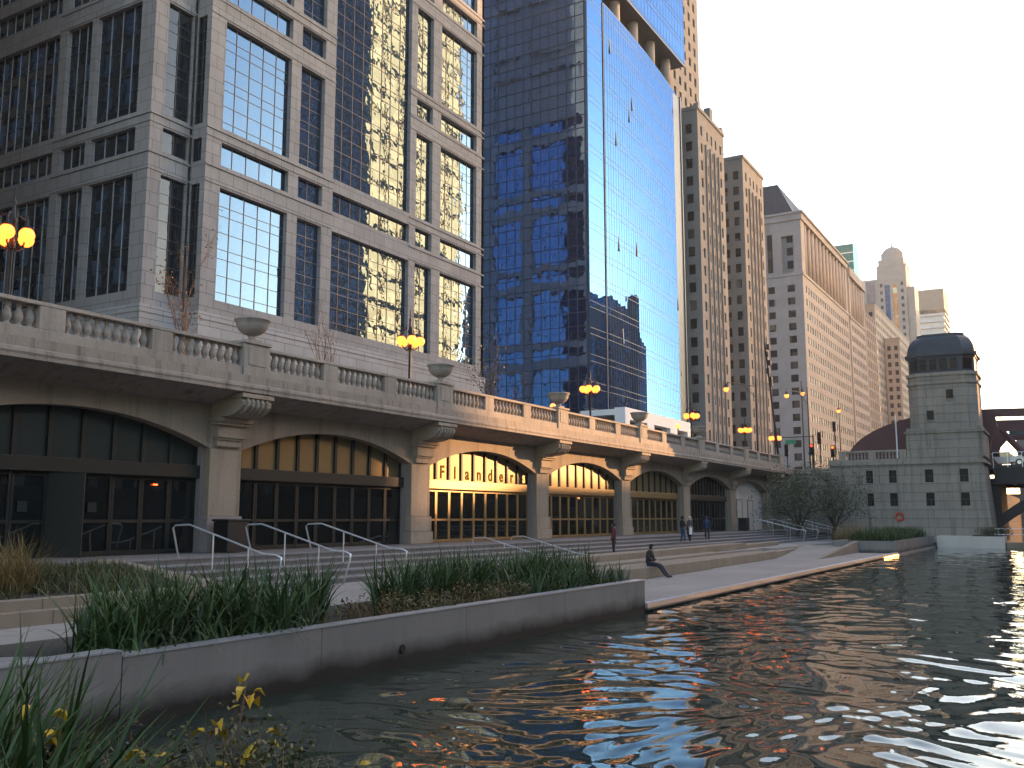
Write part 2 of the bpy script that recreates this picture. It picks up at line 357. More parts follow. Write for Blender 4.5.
b = MB(); b.prism([(WX-.3, -6, .86), (WX-.3, 8.1, .86), (-14, 8.1, .60), (-14, -6, .60)], (0, 0, -2.0)); b.box(-14, -17, -6, 8.1, -2, .60); b.box(-14.0, -17.0, 8.1, 10, -2, .598)
tag(b.build('walkway_paving', M['paving']), kind='structure')
b = MB(); b.prism([(-13.1, 59.5, .172), (-17.3, 59.5, .172), (-17.3, 70.5, .602), (-13.1, 70.5, .602)], (0, 0, -1.5)); tag(b.build('ramp_path', M['paving']), kind='structure')
b = MB(); b.box(-22.85, -28.0, 12, 97, -2, 1.40); b.box(-20.2, -28.0, -10, 12, -2, 1.398); tag(b.build('landing_paving', M['stairs']), kind='structure')

# river wall with planting bed
t = thing('planter_wall', 'long grey concrete river wall edging the planting bed, stained dark at the waterline', 'retaining wall', (WX, 16, 0))
b = MB(); b.box(WX, WX-.28, 8.12, 25.06, -1.5, .86); b.box(WX-.28, -13.8, 24.8, 25.06, -1, .86); b.build('wall', M['concrete'], t)
b = MB(); b.box(WX+.012, WX-.29, 8.12, 25.07, .862, .882); b.build('coping', M['mull_bright'], t)
b = MB(); b.lathe([(.075, 0), (.075, .03)], (0,0,0), 12); b.v = [(WX+.002+z, 13.9+x, .30+y) for x, y, z in b.v]; b.build('drain_hole', M['iron'], t)
b = MB(); b.box(WX-.28, -14.0, 8.12, 24.8, -1, .70); b.build('planting_soil', M['earth'], t)
t = thing('river_wall', 'plain grey concrete quay wall with bright metal edge, left of the planting bed', 'retaining wall', (WX, 1, 0))
b = MB(); b.box(WX, WX-.3, -6, 8.1, -1.5, .93); b.build('wall', M['concrete'], t)
b = MB(); b.box(WX+.012, WX-.31, -6, 8.1, .932, .952); b.build('coping', M['mull_bright'], t)

# seating ledges
def ledge(pts, z0, z1, lab, grp='stone seating ledges'):
    c = Vector((sum(p[0] for p in pts)/len(pts), sum(p[1] for p in pts)/len(pts), z0))
    o = MB().poly(pts, z0, z1).build('seating_ledge', M['ledge'], None, c, bevel=.025); tag(o, lab, 'stone bench', grp); return o
ledge([(-14.7,33.9),(-14.8,43.9),(-16.4,43.9),(-16.4,33.9)], .17, .62, 'low tan stone ledge that the seated man is sitting on')
ledge([(-14.95,44.0),(-15.3,57.5),(-16.5,57.5),(-16.5,44.0)], .17, .60, 'long low stone ledge by the quay, just beyond the one with the seated man')
ledge([(-15.45,57.6),(-16.3,66.5),(-16.9,66.5),(-16.7,57.6)], .17, .52, 'short low stone ledge tapering towards the sloping path')
ledge([(-16.42,35.2),(-16.52,51.5),(-17.38,51.5),(-17.38,35.2)], .17, .70, 'middle slab of stone between the low front ledge and the tall rear ledge')
ledge([(-17.42,34.6),(-18.05,60.5),(-18.95,60.5),(-18.5,34.6)], .603, .97, 'tallest rear stone ledge in front of the group of three people')
ledge([(-17.6,32.0),(-17.6,34.2),(-18.5,34.2),(-18.5,32.0)], .603, .95, 'short stone block at the near end of the rear ledge')
ledge([(-18.1,60.6),(-18.5,70),(-18.9,70),(-19.0,60.6)], .603, .85, 'low end piece of the rear ledge nearest the bridge tower')
# sloping kerb beside the path
b = MB(); b.prism([(-12.85,57.6,.165),(-12.85,69.48,.165),(-12.85,69.48,.97)], (.0-.3, 0, 0)); tag(b.build('ramp_kerb', M['ledge'], None, (-13,65,.2)), 'wedge-shaped stone kerb rising beside the path to the far planter', 'kerb')

# stairs
def stairs(y0, y1, lab):
    t = thing('staircase', lab, 'stairs', (-21.5, (y0+y1)/2, .6))
    st = MB(); ns = MB()
    for i in range(5):
        x = -19.4 - i*.76
        st.box(x, -22.84+.001*i, y0, y1, .60+.16*i - (.0 if i else .3), .60+.16*(i+1)-.04)
        ns.box(x+.03, x-.80 if i < 4 else -22.9, y0, y1, .60+.16*(i+1)-.04, .60+.16*(i+1) + (.004 if i == 4 else 0))
    st.build('riser', M['stairs'], t); ns.build('tread', M['nosing'], t)
stairs(16.6, 50, 'wide grey granite staircase with three near handrails, below the first arches')
stairs(50.02, 96.5, 'far run of grey granite steps behind the standing group, towards the bridge tower')

# near-left raised bed
t = thing('terraced_planter', 'low stepped stone planter with scrubby grass at the left edge', 'planter', (-18, 9, .6))
b = MB(); b.box(-16.75, -17.1, -4, 16.2, -.5, .86); b.box(-17.1, -17.5, -4, 16.2, -.5, 1.05); b.prism([(-17.5,15.6,1.05),(-17.5,16.4,1.05),(-22.7,17.4,1.46),(-22.7,16.6,1.46)], (0,0,-.6)); b.build('stone_kerb', M['ledge'], t)
b = MB(); b.prism([(-17.5,-4,.98),(-17.5,15.6,.98),(-20.8,16.2,1.44),(-20.8,-4,1.44)], (0,0,-1.0)); b.build('planting_soil', M['earth'], t)

# ------------------------------------------------------------------ VIADUCT ARCADE
AX = -25.5; BAY = 11.66; P0 = 23.75
NB = ['leftmost', 'second', 'third', 'fourth', 'fifth', 'sixth']
ARCH = {-1: 'dark leftmost arcade bay with the open door and white notices on its glass',
        0: 'mostly shaded arcade bay behind the three near handrails',
        1: 'sunlit arcade bay with gilt letters reading Flanders over its doors',
        2: 'sunlit arcade bay right of the lettered bay, gold light on the upper panes only',
        3: 'arcade bay with half-lit upper panes behind the walking group',
        4: 'dark arcade bay closed by vertical bars, last glazed bay',
        5: 'arcade bay walled up with pale panels and two plain doors'}
def arch_z(y, ya, yb, zs, rise):
    h = (yb-ya)/2; R = (h*h+rise*rise)/(2*rise); return zs + sqrt(max(R*R-(y-(ya+yb)/2)**2, 0)) - (R-rise)
def arcade_bay(k):
    pc = P0 + BAY*k           # pier on the near (left) side
    ya, yb = pc+.73, pc+BAY-.73
    zs, rise = 4.95, .95; ZT = 6.46; RV = .52
    t = thing('arcade_bay', ARCH[k], 'arcade', (AX, (ya+yb)/2, 1.4), 'arched bays under the street terrace')
    w = MB(); N = 28
    ys = [ya + (yb-ya)*i/N for i in range(N+1)]; zz = [arch_z(y, ya, yb, zs, rise) for y in ys]
    for i in range(N):
        y0, y1, z0, z1 = ys[i], ys[i+1], zz[i], zz[i+1]
        w.quad((AX,y0,z0),(AX,y1,z1),(AX,y1,ZT),(AX,y0,ZT)); w.quad((AX,y1,z1),(AX,y0,z0),(AX-RV,y0,z0),(AX-RV,y1,z1))
    for y, s in ((ya, 1), (yb, -1)):
        a = [(AX,y,1.4),(AX-RV,y,1.4),(AX-RV,y,zs),(AX,y,zs)]; w.quad(*(a if s < 0 else a[::-1]))
    w.build('spandrel_wall', M['viaduct'], t)
    # recessed jamb pilaster strips
    w = MB()
    for y0, y1 in ((ya, ya+.12), (yb-.12, yb)): w = MB(); w.box(AX-.25, AX-RV-.02, y0, y1, 1.4, zs+.06); w.build('jamb', M['plinth'], t)
    # pier on the near side
    p = MB(); p.box(AX+.02, AX-RV, pc-.72, pc+.72, 2.62, ZT); p.build('pier', M['pier'], t, bevel=.03)
    p = MB(); p.box(AX+.14, AX-RV, pc-.84, pc+.84, 1.4, 1.95); p.box(AX+.09, AX-RV, pc-.79, pc+.79, 1.95, 2.62); p.build('pier_base', M['plinth'] if k < 1 else M['pier'], t, bevel=.03)
    c = MB()
    for z0, z1, d, hw in ((5.03,5.25,.16,.55),(5.25,5.33,.22,.6),(5.33,5.75,.30,.66),(5.75,5.86,.42,.74),(5.86,6.02,.5,.8)):
        c.box(AX-.02, AX+d, pc-hw, pc+hw, z0, z1)
    prof = [(AX-.02,6.02),(AX+.75,6.03),(AX+1.05,6.10),(AX+1.28,6.22),(AX+1.42,6.38),(AX+1.44,6.50),(AX+1.38,6.60),(AX+1.30,6.64),(AX-.02,6.64)]
    c.prism([(x, pc-.68, z) for x, z in prof][::-1], (0, 1.36, 0))
    c.box(AX-.02, AX+1.5, pc-.74, pc+.74, 6.64, 6.79)
    for q in range(5):
        y = pc-.44+q*.22; c.tube([(AX+1.05,y,6.12),(AX+1.30,y,6.22),(AX+1.45,y,6.38),(AX+1.47,y,6.50),(AX+1.40,y,6.60)], .07, 6)
    c.build('console', M['pier'], t, bevel=.012)
    # glazing
    GX = AX-RV
    if k == 5:
        w = MB(); w.box(GX-.05, GX-.3, ya, yb, 1.4, 6.2); w.build('infill_wall', M['offwhite'], t)
        for y0 in (ya+2.0, ya+5.4):
            d = MB(); d.box(GX+.0, GX-.06, y0, y0+1.5, 1.42, 4.1); d.build('door', M['offwhite'], t)
            d = MB(); d.box(GX+.03, GX-.06, y0-.1, y0, 1.42, 4.2); d.box(GX+.03, GX-.06, y0+1.5, y0+1.6, 1.42, 4.2); d.box(GX+.03, GX-.06, y0, y0+1.5, 4.1, 4.2); d.build('door_frame', M['plinth'], t)
        return
    lit = k in (1, 2, 3)
    fr = M['bronze'] if k in (1, 2, 3) else M['bronze_dark']  # frame colour carries the light: golden in sunlit bays, dark in shaded ones
    g0, g1 = ya+.12, yb-.12; n = 9; step = (g1-g0)/n
    if k == 4: n = 14; step = (g1-g0)/n
    g = MB(); g.box(GX+.22, GX-.1, g0, g1-(.35 if lit else 0), 3.92, 4.36); g.build('transom_bar', fr, t, bevel=.02)
    # upper panes
    for i in range(n):
        y0, y1 = g0+step*i+.08, g0+step*(i+1)-.08
        za, zb = arch_z(y0, ya, yb, zs, rise)+.02, arch_z(y1, ya, yb, zs, rise)+.02
        pm = M['glass_dark'] if k == 4 else (M['frost'] if (lit or k == 0) else M['frost_dark'])  # panes of the shaded bay use a darkened copy of the frosted glass
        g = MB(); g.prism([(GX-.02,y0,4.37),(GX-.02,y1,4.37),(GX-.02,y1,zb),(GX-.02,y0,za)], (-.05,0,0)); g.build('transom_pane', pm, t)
    g = MB()
    for i in range(n+1):
        y = g0+step*i; g = MB(); g.box(GX+.05, GX-.07, y-.075, y+.075, 4.362, arch_z(min(max(y, ya+.01), yb-.01), ya, yb, zs, rise)+.01); g.build('transom_mullion', M['bronze_dark'], t)
    # doors below
    opening = k == -1
    for i in range(n):
        y0, y1 = g0+step*i, g0+step*(i+1)
        if opening and i == 4: continue
        f = MB(); fw = .085
        f.box(GX+.04, GX-.05, y0+.01, y0+fw, 1.42, 3.918); f.box(GX+.04, GX-.05, y1-fw, y1-.01, 1.42, 3.918)
        for za, zb in ((1.42,1.56),(2.42,2.52),(3.80,3.918)): f.box(GX+.03, GX-.04, y0+fw, y1-fw, za, zb)
        d = f.build('door_leaf', fr, t)
        g = MB(); g.box(GX-.01, GX-.035, y0+fw, y1-fw, 1.56, 3.8); g.build('pane', M['glass_dark'], d)
        if not opening and i % 2 == 0 and k != 4:
            g = MB(); g.tube([(GX+.09, y1-.14, 2.3),(GX+.09, y1-.14, 2.75)], .018, 6); g.build('handle', fr, d)
    if opening:
        f = MB(); y0 = g0+step*4; a = radians(62); h = (GX+.02, y0+.03)
        q = [(h[0], h[1]), (h[0]+sin(a)*step, h[1]+cos(a)*step)]
        nx, ny = -cos(a)*.05, sin(a)*.05
        f.prism([(q[0][0],q[0][1],1.43),(q[1][0],q[1][1],1.43),(q[1][0]+nx,q[1][1]+ny,1.43),(q[0][0]+nx,q[0][1]+ny,1.43)], (0,0,2.47)); f.build('open_door', M['bronze_dark'], t)
        for yy in (g0+step*3.2, g0+step*5.25):
            s = MB(); s.box(GX+.055, GX+.045, yy, yy+.3, 2.75, 3.05); s.build('notice', M['frost_dark'], t)
        s = MB(); s.box(GX+.07, GX+.03, g0+step*7.4, g0+step*7.4+.16, 3.63, 3.68); s.build('exit_light', M['orange_light'], t)
    r = MB(); r.box(GX-.5, GX-.6, ya-.2, yb+.2, 1.2, 6.4); r.build('back_wall', M['iron'], t)
    if k == 1:
        for i, ch in enumerate('Flanders'):
            cu = bpy.data.curves.new('letter', 'FONT'); cu.body = ch; cu.size = .86; cu.extrude = .008; cu.offset = .02; cu.align_x = 'CENTER'
            tmp = bpy.data.objects.new('letter_tmp', cu); COL.objects.link(tmp); dg = bpy.context.evaluated_depsgraph_get()
            me = bpy.data.meshes.new_from_object(tmp.evaluated_get(dg)); bpy.data.objects.remove(tmp)
            lo = bpy.data.objects.new('letter', me); COL.objects.link(lo); me.materials.clear(); me.materials.append(M['letters'] if i < 7 else M['letters_lit'])  # same gilt lettering, last letter coloured lighter as if lit
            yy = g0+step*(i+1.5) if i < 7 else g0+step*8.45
            lo.parent = t; lo.matrix_parent_inverse = Matrix.Identity(4)
            lo.location = Vector(((GX-.012) if i < 7 else GX+.14, yy, 4.46)) - LOC[t.name]; lo.rotation_euler = (radians(90), 0, radians(90))
for k in range(-1, 6): arcade_bay(k)
# last pier and end of the arcade
t = thing('end_pier', 'end pier of the arcade with its console, beside the pale walled-up bay', 'pier', (AX, P0+BAY*6, 1.4))
pc = P0+BAY*6
p = MB(); p.box(AX+.02, AX-.85, pc-.72, pc+.72, 2.62, 6.46); p.build('pier', M['pier'], t, bevel=.03)
p = MB(); p.box(AX+.14, AX-.85, pc-.84, pc+.84, 1.4, 2.62); p.build('pier_base', M['pier'], t, bevel=.03)
c = MB(); 
for z0, z1, d, hw in ((5.03,5.25,.16,.55),(5.25,5.75,.30,.66),(5.75,6.02,.5,.8),(6.02,6.4,.9,.68),(6.4,6.78,1.4,.70)): c.box(AX-.02, AX+d, pc-hw, pc+hw, z0, z1)
c.build('console', M['pier'], t, bevel=.03)

# cornice shelf and terrace
CX = -23.95
b = MB()
prof = [(-28.0,7.37),(-24.05,7.42),(-24.05,7.14),(CX-.02,7.10),(CX,7.0),(CX-.03,6.93),(CX-.03,6.83),(CX-.35,6.80),(AX+.0,6.47),(-28.0,6.47)]
b.prism([(x, -14, z) for x, z in prof], (0, 111.2, 0)); o = b.build('terrace_cornice', M['cornice'], None, (-24.5, 40, 6.5)); tag(o, 'long stained stone cornice running under the balustrade, over the arches', 'cornice')

# balustrade: one section per bay
def bal_mesh(c):
    z0 = 7.74
    pr = [(.115,0),(.115,.05),(.075,.07),(.07,.10),(.10,.16),(.128,.24),(.125,.30),(.09,.40),(.06,.50),(.055,.53),(.08,.55),(.08,.57),(.062,.59),(.11,.62),(.11,.66)]
    m = MB(); m.lathe(pr, c, 10); return m
BALP = {}
SECT = {-2: 'balustrade section farthest left, beside the street lamp at the picture edge', -1: 'balustrade section above the dark leftmost arch', 0: 'balustrade section above the shaded arch behind the handrails, between two stone urns',
        1: 'sunlit balustrade section above the gilt lettered arch', 2: 'sunlit balustrade section above the arch right of the lettered one', 3: 'balustrade section above the arch behind the walking group',
        4: 'balustrade section above the barred dark arch', 5: 'balustrade section above the pale walled-up arch, nearest the bridge tower'}
def balustrade(k):
    pc = P0+BAY*k; x = -24.45
    t = thing('balustrade', SECT[k], 'balustrade', (x, pc+BAY/2, 7.42), 'stone balustrade along the street terrace')
    e = pc+BAY-.005
    m = MB(); m.box(x-.24, x+.24, pc+.6, e-.605, 7.421, 7.74); m.build('plinth', M['baluster'], t, bevel=.02)
    m = MB(); m.box(x-.22, x+.22, pc+.6, e-.605, 8.40, 8.475); m.box(x-.17, x+.17, pc+.6, e-.605, 8.475, 8.53); m.build('rail', M['baluster'], t, bevel=.02)
    pw = [(pc-.6, pc+.6, .3)]
    span = (BAY-1.2-2*.8)/3
    y1 = pc+.6+span; y2 = y1+.8+span
    pw += [(y1, y1+.8, .21), (y2, y2+.8, .21)]
    for i, (a, c_, d) in enumerate(pw):
        m = MB(); m.box(x-d, x+d, a+.002, c_-.002, 7.42 if i == 0 else 7.741, 8.55 if i == 0 else 8.399)
        if i == 0: m.box(x-d-.06, x+d+.06, a-.05, c_+.05, 8.55, 8.66); m.box(x+d, x+d+.025, a+.2, c_-.2, 7.8, 8.42)
        m.build('pedestal', M['baluster'], t, bevel=.02)
    for a in (pc+.6, y1+.8, y2+.8):
        for q in range(9):
            y = a + span*(q+.5)/9
            if not BALP:
                o = bal_mesh((x, y, 7.74)).build('baluster', M['baluster'], t, (x, y, 7.74), smooth=True); BALP['o'] = o
            else:
                o = BALP['o'].copy(); COL.objects.link(o); o.parent = t; o.location = Vector((x, y, 7.74)) - LOC[t.name]
for k in range(-2, 6): balustrade(k)
t = thing('balustrade', 'short balustrade end post at the corner of the street bridge', 'balustrade', (-24.45, P0+BAY*6, 7.42), 'stone balustrade along the street terrace')
m = MB(); m.box(-24.75, -24.15, P0+BAY*6-.58, P0+BAY*6+.6, 7.42, 8.55); m.box(-24.81,-24.09,P0+BAY*6-.64,P0+BAY*6+.66,8.55,8.66); m.build('pedestal', M['baluster'], t, bevel=.02)

# urns
URN = ['above the first pier, left of the bare street sapling', 'between the shaded bay and the lettered bay, beside the five-globe lamp', 'on the sunlit stretch right of the lettered bay', 'on the terrace left of the pale entrance portico', 'small and far, beyond the pale entrance portico']
proto = None
for i, k in enumerate((0, 1, 2, 3, 4)):
    lab = 'wide bowl-shaped stone urn ' + URN[i]; loc = (-24.45, P0+BAY*k, 8.66)
    if proto is None:
        proto = thing('stone_urn', lab, 'urn', loc, 'stone urns on the balustrade pedestals')
        m = MB(); m.box(loc[0]-.24, loc[0]+.24, loc[1]-.24, loc[1]+.24, 8.662, 8.75); m.lathe([(.2,.09),(.15,.13),(.12,.2),(.16,.26)], loc, 20); m.build('foot', M['baluster'], proto, smooth=False)
        m = MB(); m.lathe([(.14,.24),(.30,.30),(.46,.42),(.55,.58),(.57,.72),(.62,.75),(.64,.79),(.62,.83),(.55,.83),(.50,.76),(.02,.74)], loc, 24); m.build('bowl', M['baluster'], proto, smooth=True)
    else: copy_tree(proto, loc, 0, lab)

# abutment walls at the far end
t = thing('abutment_wall', 'dim stone abutment wall behind the green tree, under the street bridge', 'wall', (-22, 98, 0))
b = MB(); b.box(-16.6, -28, 98.0, 99.5, -1, 6.9); b.build('wall', M['tower'], t)
b = MB(); b.box(-16.6, -28, 97.7, 97.98, 6.9, 7.4); b.build('cornice', M['tower'], t)
b = MB(); b.ball((-24.6, 97.8, 5.6), .12); b.build('bulkhead_lamp', M['white_paint'], t)

# ------------------------------------------------------------------ BUILDINGS
def frame(o, ud, nd): return (Vector(o), Vector(ud), Vector(nd))
def wall_grid(mb, F, U, V, u0, u1, v0, v1, dep, skip=()):
    """solid wall of piers and spandrels round window openings U x V (recess dep)"""
    us = sorted(U); e = [u0]
    for a, c in us: e += [a, c]
    e.append(u1)
    for i in range(0, len(e), 2):
        if e[i+1]-e[i] > .01: mb.fbox(F, e[i], e[i+1], v0, v1, -dep, 0)
    for i, (a, c) in enumerate(us):
        vv = [v0]
        for p, q in sorted(V if not callable(V) else V(i)): vv += [p, q]
        vv.append(v1)
        for j in range(0, len(vv), 2):
            if vv[j+1]-vv[j] > .01: mb.fbox(F, a, c, vv[j], vv[j+1], -dep, -.003)
def window(t, F, a, c, p, q, dep, gm, mm, nc, nr, mw=.06, bright=False, rows=None):
    g = MB(); g.fbox(F, a, c, p, q, -dep-.06, -dep+.05); w = g.build('window', gm, t)
    m = MB(); d0, d1 = -dep+.051, -dep+.095
    for i in range(nc+1):
        u = a+(c-a)*i/nc; u0, u1 = max(a, u-mw/2), min(c, u+mw/2); m.fbox(F, u0, u1, p, q, d0, d1)
    if bright: m.build('mullion', mm, w); m = MB(); mm = M['mull_blue']
    for j in (range(nr+1) if rows is None else range(len(rows))):
        v = p+(q-p)*j/nr if rows is None else p+(q-p)*rows[j]; v0, v1 = max(p, v-mw*.4), min(q, v+mw*.4); m.fbox(F, a+.001, c-.001, v0, v1, d0, d1-.012)
    m.build('glazing_bar' if bright else 'mullion', mm, w); return w
RB = [0, .10, .24, .345, .385, .49, .63, .735, .775, .88, 1.0]
RB = [0, .085, .235, .385, .47, .62, .77, .855, 1.0]

# granite and glass office block in the foreground of the street
B1 = thing('office_block', 'grey granite office block with large gridded mirror windows, nearest on the left', 'building', (-75, 70, 7.4))
BX = -58.0
F1 = frame((BX, 0, 0), (0, 1, 0), (1, 0, 0))
wl_ = MB()
NB1 = 6
big = [(19.8+14.42*k, 29.15+14.42*k) for k in range(NB1)]; sh = [(31.05+14.42*k, 33.0+14.42*k) for k in range(NB1)]
VB = big + sh
U1 = [(52.2, 59.95), (61.2, 64.4), (65.85, 77.9), (79.0, 82.0), (83.6, 91.0)]
Vc = [big[0], sh[0], (34.25, 106.0)]
wall_grid(wl_, F1, U1, lambda i: Vc if i == 2 else VB, 50.6, 92.6, 18.6, 108, .55)
def bands(mb, F, u0, u1, gaps):
    for (a0, a1) in gaps:
        for k in range(NB1):
            for z, h in ((29.15, 1.9), (33.0, 1.2)):
                z += 14.42*k
                for zz_, hh, d in ((z+.15, .16, .07), (z+h-.40, .20, .09)): mb.fbox(F, a0, a1, zz_, zz_+hh, 0.0, d)
bands(wl_, F1, 50.6, 92.6, [(50.6, 65.85)]); bands(wl_, F1, 0, 0, [(77.9, 92.6)])
F1n = frame((0, 50.6, 0), (1, 0, 0), (0, -1, 0))        # notch return
wall_grid(wl_, F1n, [(-59.6, -58.35)], VB, -59.7, -58.551, 18.6, 108, .25)
F1m = frame((-59.7, 0, 0), (0, 1, 0), (1, 0, 0))
wall_grid(wl_, F1m, [(47.75, 50.3)], VB, 46.5, 50.35, 18.6, 108, .45)
F1s = frame((0, 46.5, 0), (1, 0, 0), (0, -1, 0))        # face turned towards the camera
US = [(-66.9, -61.4), (-70.9, -67.6), (-82.9, -71.9), (-86.2, -83.6), (-93, -87.2)]
wall_grid(wl_, F1s, US, lambda i: [big[0], sh[0], (34.25, 106.0)] if i == 1 and False else VB, -95, -60.15, 18.6, 108, .5)
for a0, a1 in ((-95, -82.9), (-71.9, -59.7)):
    bands(wl_, F1s, 0, 0, [(a0, a1)])
bands(wl_, F1m, 0, 0, [(46.5, 50.6)])
F1w = frame((0, 92.6, 0), (-1, 0, 0), (0, 1, 0))        # west side, mirrored in the blue tower
UW = [(59.9, 66.5), (68, 71.5), (73, 84), (86, 92)]
wall_grid(wl_, F1w, UW, VB, 58.0, 95, 18.6, 108, .5)
wl_.box(-94.4, -58.62, 51.2, 92.0, 7.4, 107.5); wl_.box(-94.4, -60.3, 47.1, 51.2, 7.4, 107.5)
wl_.box(-95, -57.9, 50.5, 92.7, 108, 109.2)
wl_.build('wall', M['granite'], B1)
bs = MB(); bs.box(-95, -57.85, 50.45, 92.75, 7.4, 18.0); bs.box(-95, -59.55, 46.35, 50.45, 7.4, 18.0); bs.box(-95, -57.78, 50.38, 92.82, 18.0, 18.6); bs.box(-95, -59.48, 46.28, 50.38, 18.0, 18.6)
bs.build('base', M['base_stone'], B1)
bs = MB()
for y in (54.5, 58.8, 63, 67.5, 72, 76.5, 81, 85.5): bs.box(-57.84, -57.4, y, y+2.4, 11.1, 11.5)
bs.build('base_canopy', M['base_stone'], B1)
for i, (a, c) in enumerate(U1):
    nc = max(2, round((c-a)/1.56))
    for (p, q) in (Vc if i == 2 else VB):
        if p > 72 and i != 2: continue
        if q-p > 20: window(B1, F1, a, c, p, q, .5, M['glass_b1'], M['mull'], nc, 46, .055)
        elif q-p > 5: window(B1, F1, a, c, p, q, .5, M['glass_b1'], M['mull'], nc, 8, .055, rows=RB)
        else: window(B1, F1, a, c, p, q, .5, M['glass_b1'], M['mull'], nc, 1, .055)
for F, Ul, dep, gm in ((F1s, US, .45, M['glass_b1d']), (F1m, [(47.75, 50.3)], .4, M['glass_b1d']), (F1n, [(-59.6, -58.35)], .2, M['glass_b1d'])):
    for (a, c) in Ul:
        nc = max(2, round((c-a)/1.25))
        if dep == .45 and c < -87: continue
        for (p, q) in VB:
            if p > 62: continue
            window(B1, F, a, c, p, q, dep, gm, M['mull_bright'] if dep == .45 else M['mull'], nc, 8 if q-p > 5 else 1, .075 if dep == .45 else .05, dep == .45, rows=RB if q-p > 5 else None)
for (a, c) in UW:
    for (p, q) in VB:
        if p > 76: continue
        window(B1, F1w, a, c, p, q, .45, M['glass_b1'], M['mull'], max(2, round((c-a)/1.5)), 6 if q-p > 5 else 1, .07)

# blue curtain-wall tower with bowed river front
GT = thing('glass_tower', 'blue mirror-glass tower with a bowed front and an open recess of columns', 'building', (-75, 143, 7.4))
arc = [(-57.85 - .00138*(y-127.5)**2, y) for y in np.linspace(127.5, 165.5, 40)]
def skin(mb, pts, z0, z1, off=0):
    for (x0, y0), (x1, y1) in zip(pts[:-1], pts[1:]): mb.quad((x0+off,y0,z0),(x1+off,y1,z0),(x1+off,y1,z1),(x0+off,y0,z1))
g = MB(); skin(g, arc, 7.4, 82.4)
gl = g.build('curved_glass_front', M['glass_gt'], GT, smooth=True)
g = MB(); g.box(-58.4, -58.0, 121.7, 127.2, 7.4, 160); g.build('corner_glass_strip', M['glass_gt'], GT)
g = MB(); g.box(-92, -58.42, 121.67, 122.2, 7.4, 160); g.build('side_glass', M['glass_gte'], GT)
g = MB(); g.box(-92, -59.5, 122.3, 165.5, 7.4, 82.0); g.box(-92, -59.32, 165.51, 165.9, 7.4, 82.4); g.build('core', M['mull_blue'], GT)
g = MB(); g.poly([(-62,122.4),(-58.6,127.3)]+[(x-.05, y) for x, y in arc]+[(-62,165.4)], 82.35, 82.55); g.build('lower_roof', M['mull_blue'], GT)
g = MB(); g.box(-92, -58.05, 127.6, 165.0, 88.4, 160); g.build('upper_glass_block', M['glass_gt'], GT)
g = MB(); g.box(-92, -58.1, 127.5, 165.0, 88.0, 88.39); g.build('recess_soffit', M['mull_blue'], GT)
g = MB(); g.box(-92, -66, 123, 165, 82.6, 88.0); g.build('recess_back_wall', M['mull_blue'], GT)
for y in (129.6, 137.4, 145.2, 153.0, 160.8, 164.0):
    x = -60.4 if y < 164 else -62.5
    g = MB(); g.tube([(x, y, 82.5), (x, y, 88.02)], .95, 20); g.build('column', M['far_warm'], GT, smooth=True)
g = MB()
for j in range(38):
    z = 9.0 + j*3.95
    for dz in (0, .95):
        zz_ = z+dz
        g.fbox(frame((-58.0,0,0),(0,1,0),(1,0,0)), 121.67, 127.2, zz_, zz_+.07, 0.001, .02)
        if zz_ < 82:
            for (x0, y0), (x1, y1) in zip(arc[:-1:3]+[arc[-2]], arc[3::3]+[arc[-1]]):
                g.quad((x0+.03,y0,zz_),(x1+.03,y1,zz_),(x1+.03,y1,zz_+.07),(x0+.03,y0,zz_+.07))
        if zz_ > 88.5: g.box(-58.049, -58.02, 127.6, 165, zz_, zz_+.06)
g.build('floor_line', M['mull_blue'], GT)
g = MB()
for (x, y) in arc[1:-1:1]:
    g.box(x, x+.025, y-.015, y+.015, 7.4, 82.4)
for y in np.arange(128.6, 165, 1.5): g.box(-58.049, -58.03, y-.015, y+.015, 88.4, 160)
g.box(-58.2, -57.88, 127.21, 127.40, 7.4, 82.4)
g.build('vertical_joint', M['mull_blue'], GT)
g = MB()
for j in range(75): g.box(-92, -58.43, 121.60, 121.66, 8.0+j*2.0, 8.0+j*2.0+.10)
for i in range(23): g.box(-58.5-i*1.5-.04, -58.5-i*1.5+.04, 121.58, 121.655, 7.4, 160)
g.build('side_mullion', M['mull_blue'], GT)
VENT = [(131.5,60.5),(138.5,69),(137.2,66.5),(132.0,43.5),(139.5,44.5),(133.0,29),(162.0,40),(163,28),(142.5,88.4+9),(129.5,75)]
for y, z in VENT:
    x = -57.85 - .00138*(y-127.5)**2 if z < 82 else -58.05
    g = MB(); g.prism([(x+.02,y,z),(x+.16,y,z),(x+.02,y,z+2.4)], (0,.30,0)); g.build('open_vent_window', M['mull_blue'], GT)
# stone entrance portico at its foot
t = thing('entrance_portico', 'low white stone entrance portico with three dark openings before the blue tower', 'portico', (-53, 133, 7.4))
Fp = frame((-52, 0, 0), (0, 1, 0), (1, 0, 0)); g = MB(); wall_grid(g, Fp, [(121.5,127.8),(130.5,137),(140.2,144.6)], [(8.0, 16.0)], 119.9, 146, 7.4, 17.6, 1.6); g.box(-58.9,-53.6,119.9,146,16.6,17.4); g.build('wall', M['white_paint'], t)
for a, c in ((121.5,127.8),(130.5,137),(140.2,144.6)):
    g = MB(); g.fbox(Fp, a+.02, c-.02, 7.4, 15.98, -1.5, -1.4); g.build('opening', M['glass_dark'], t)

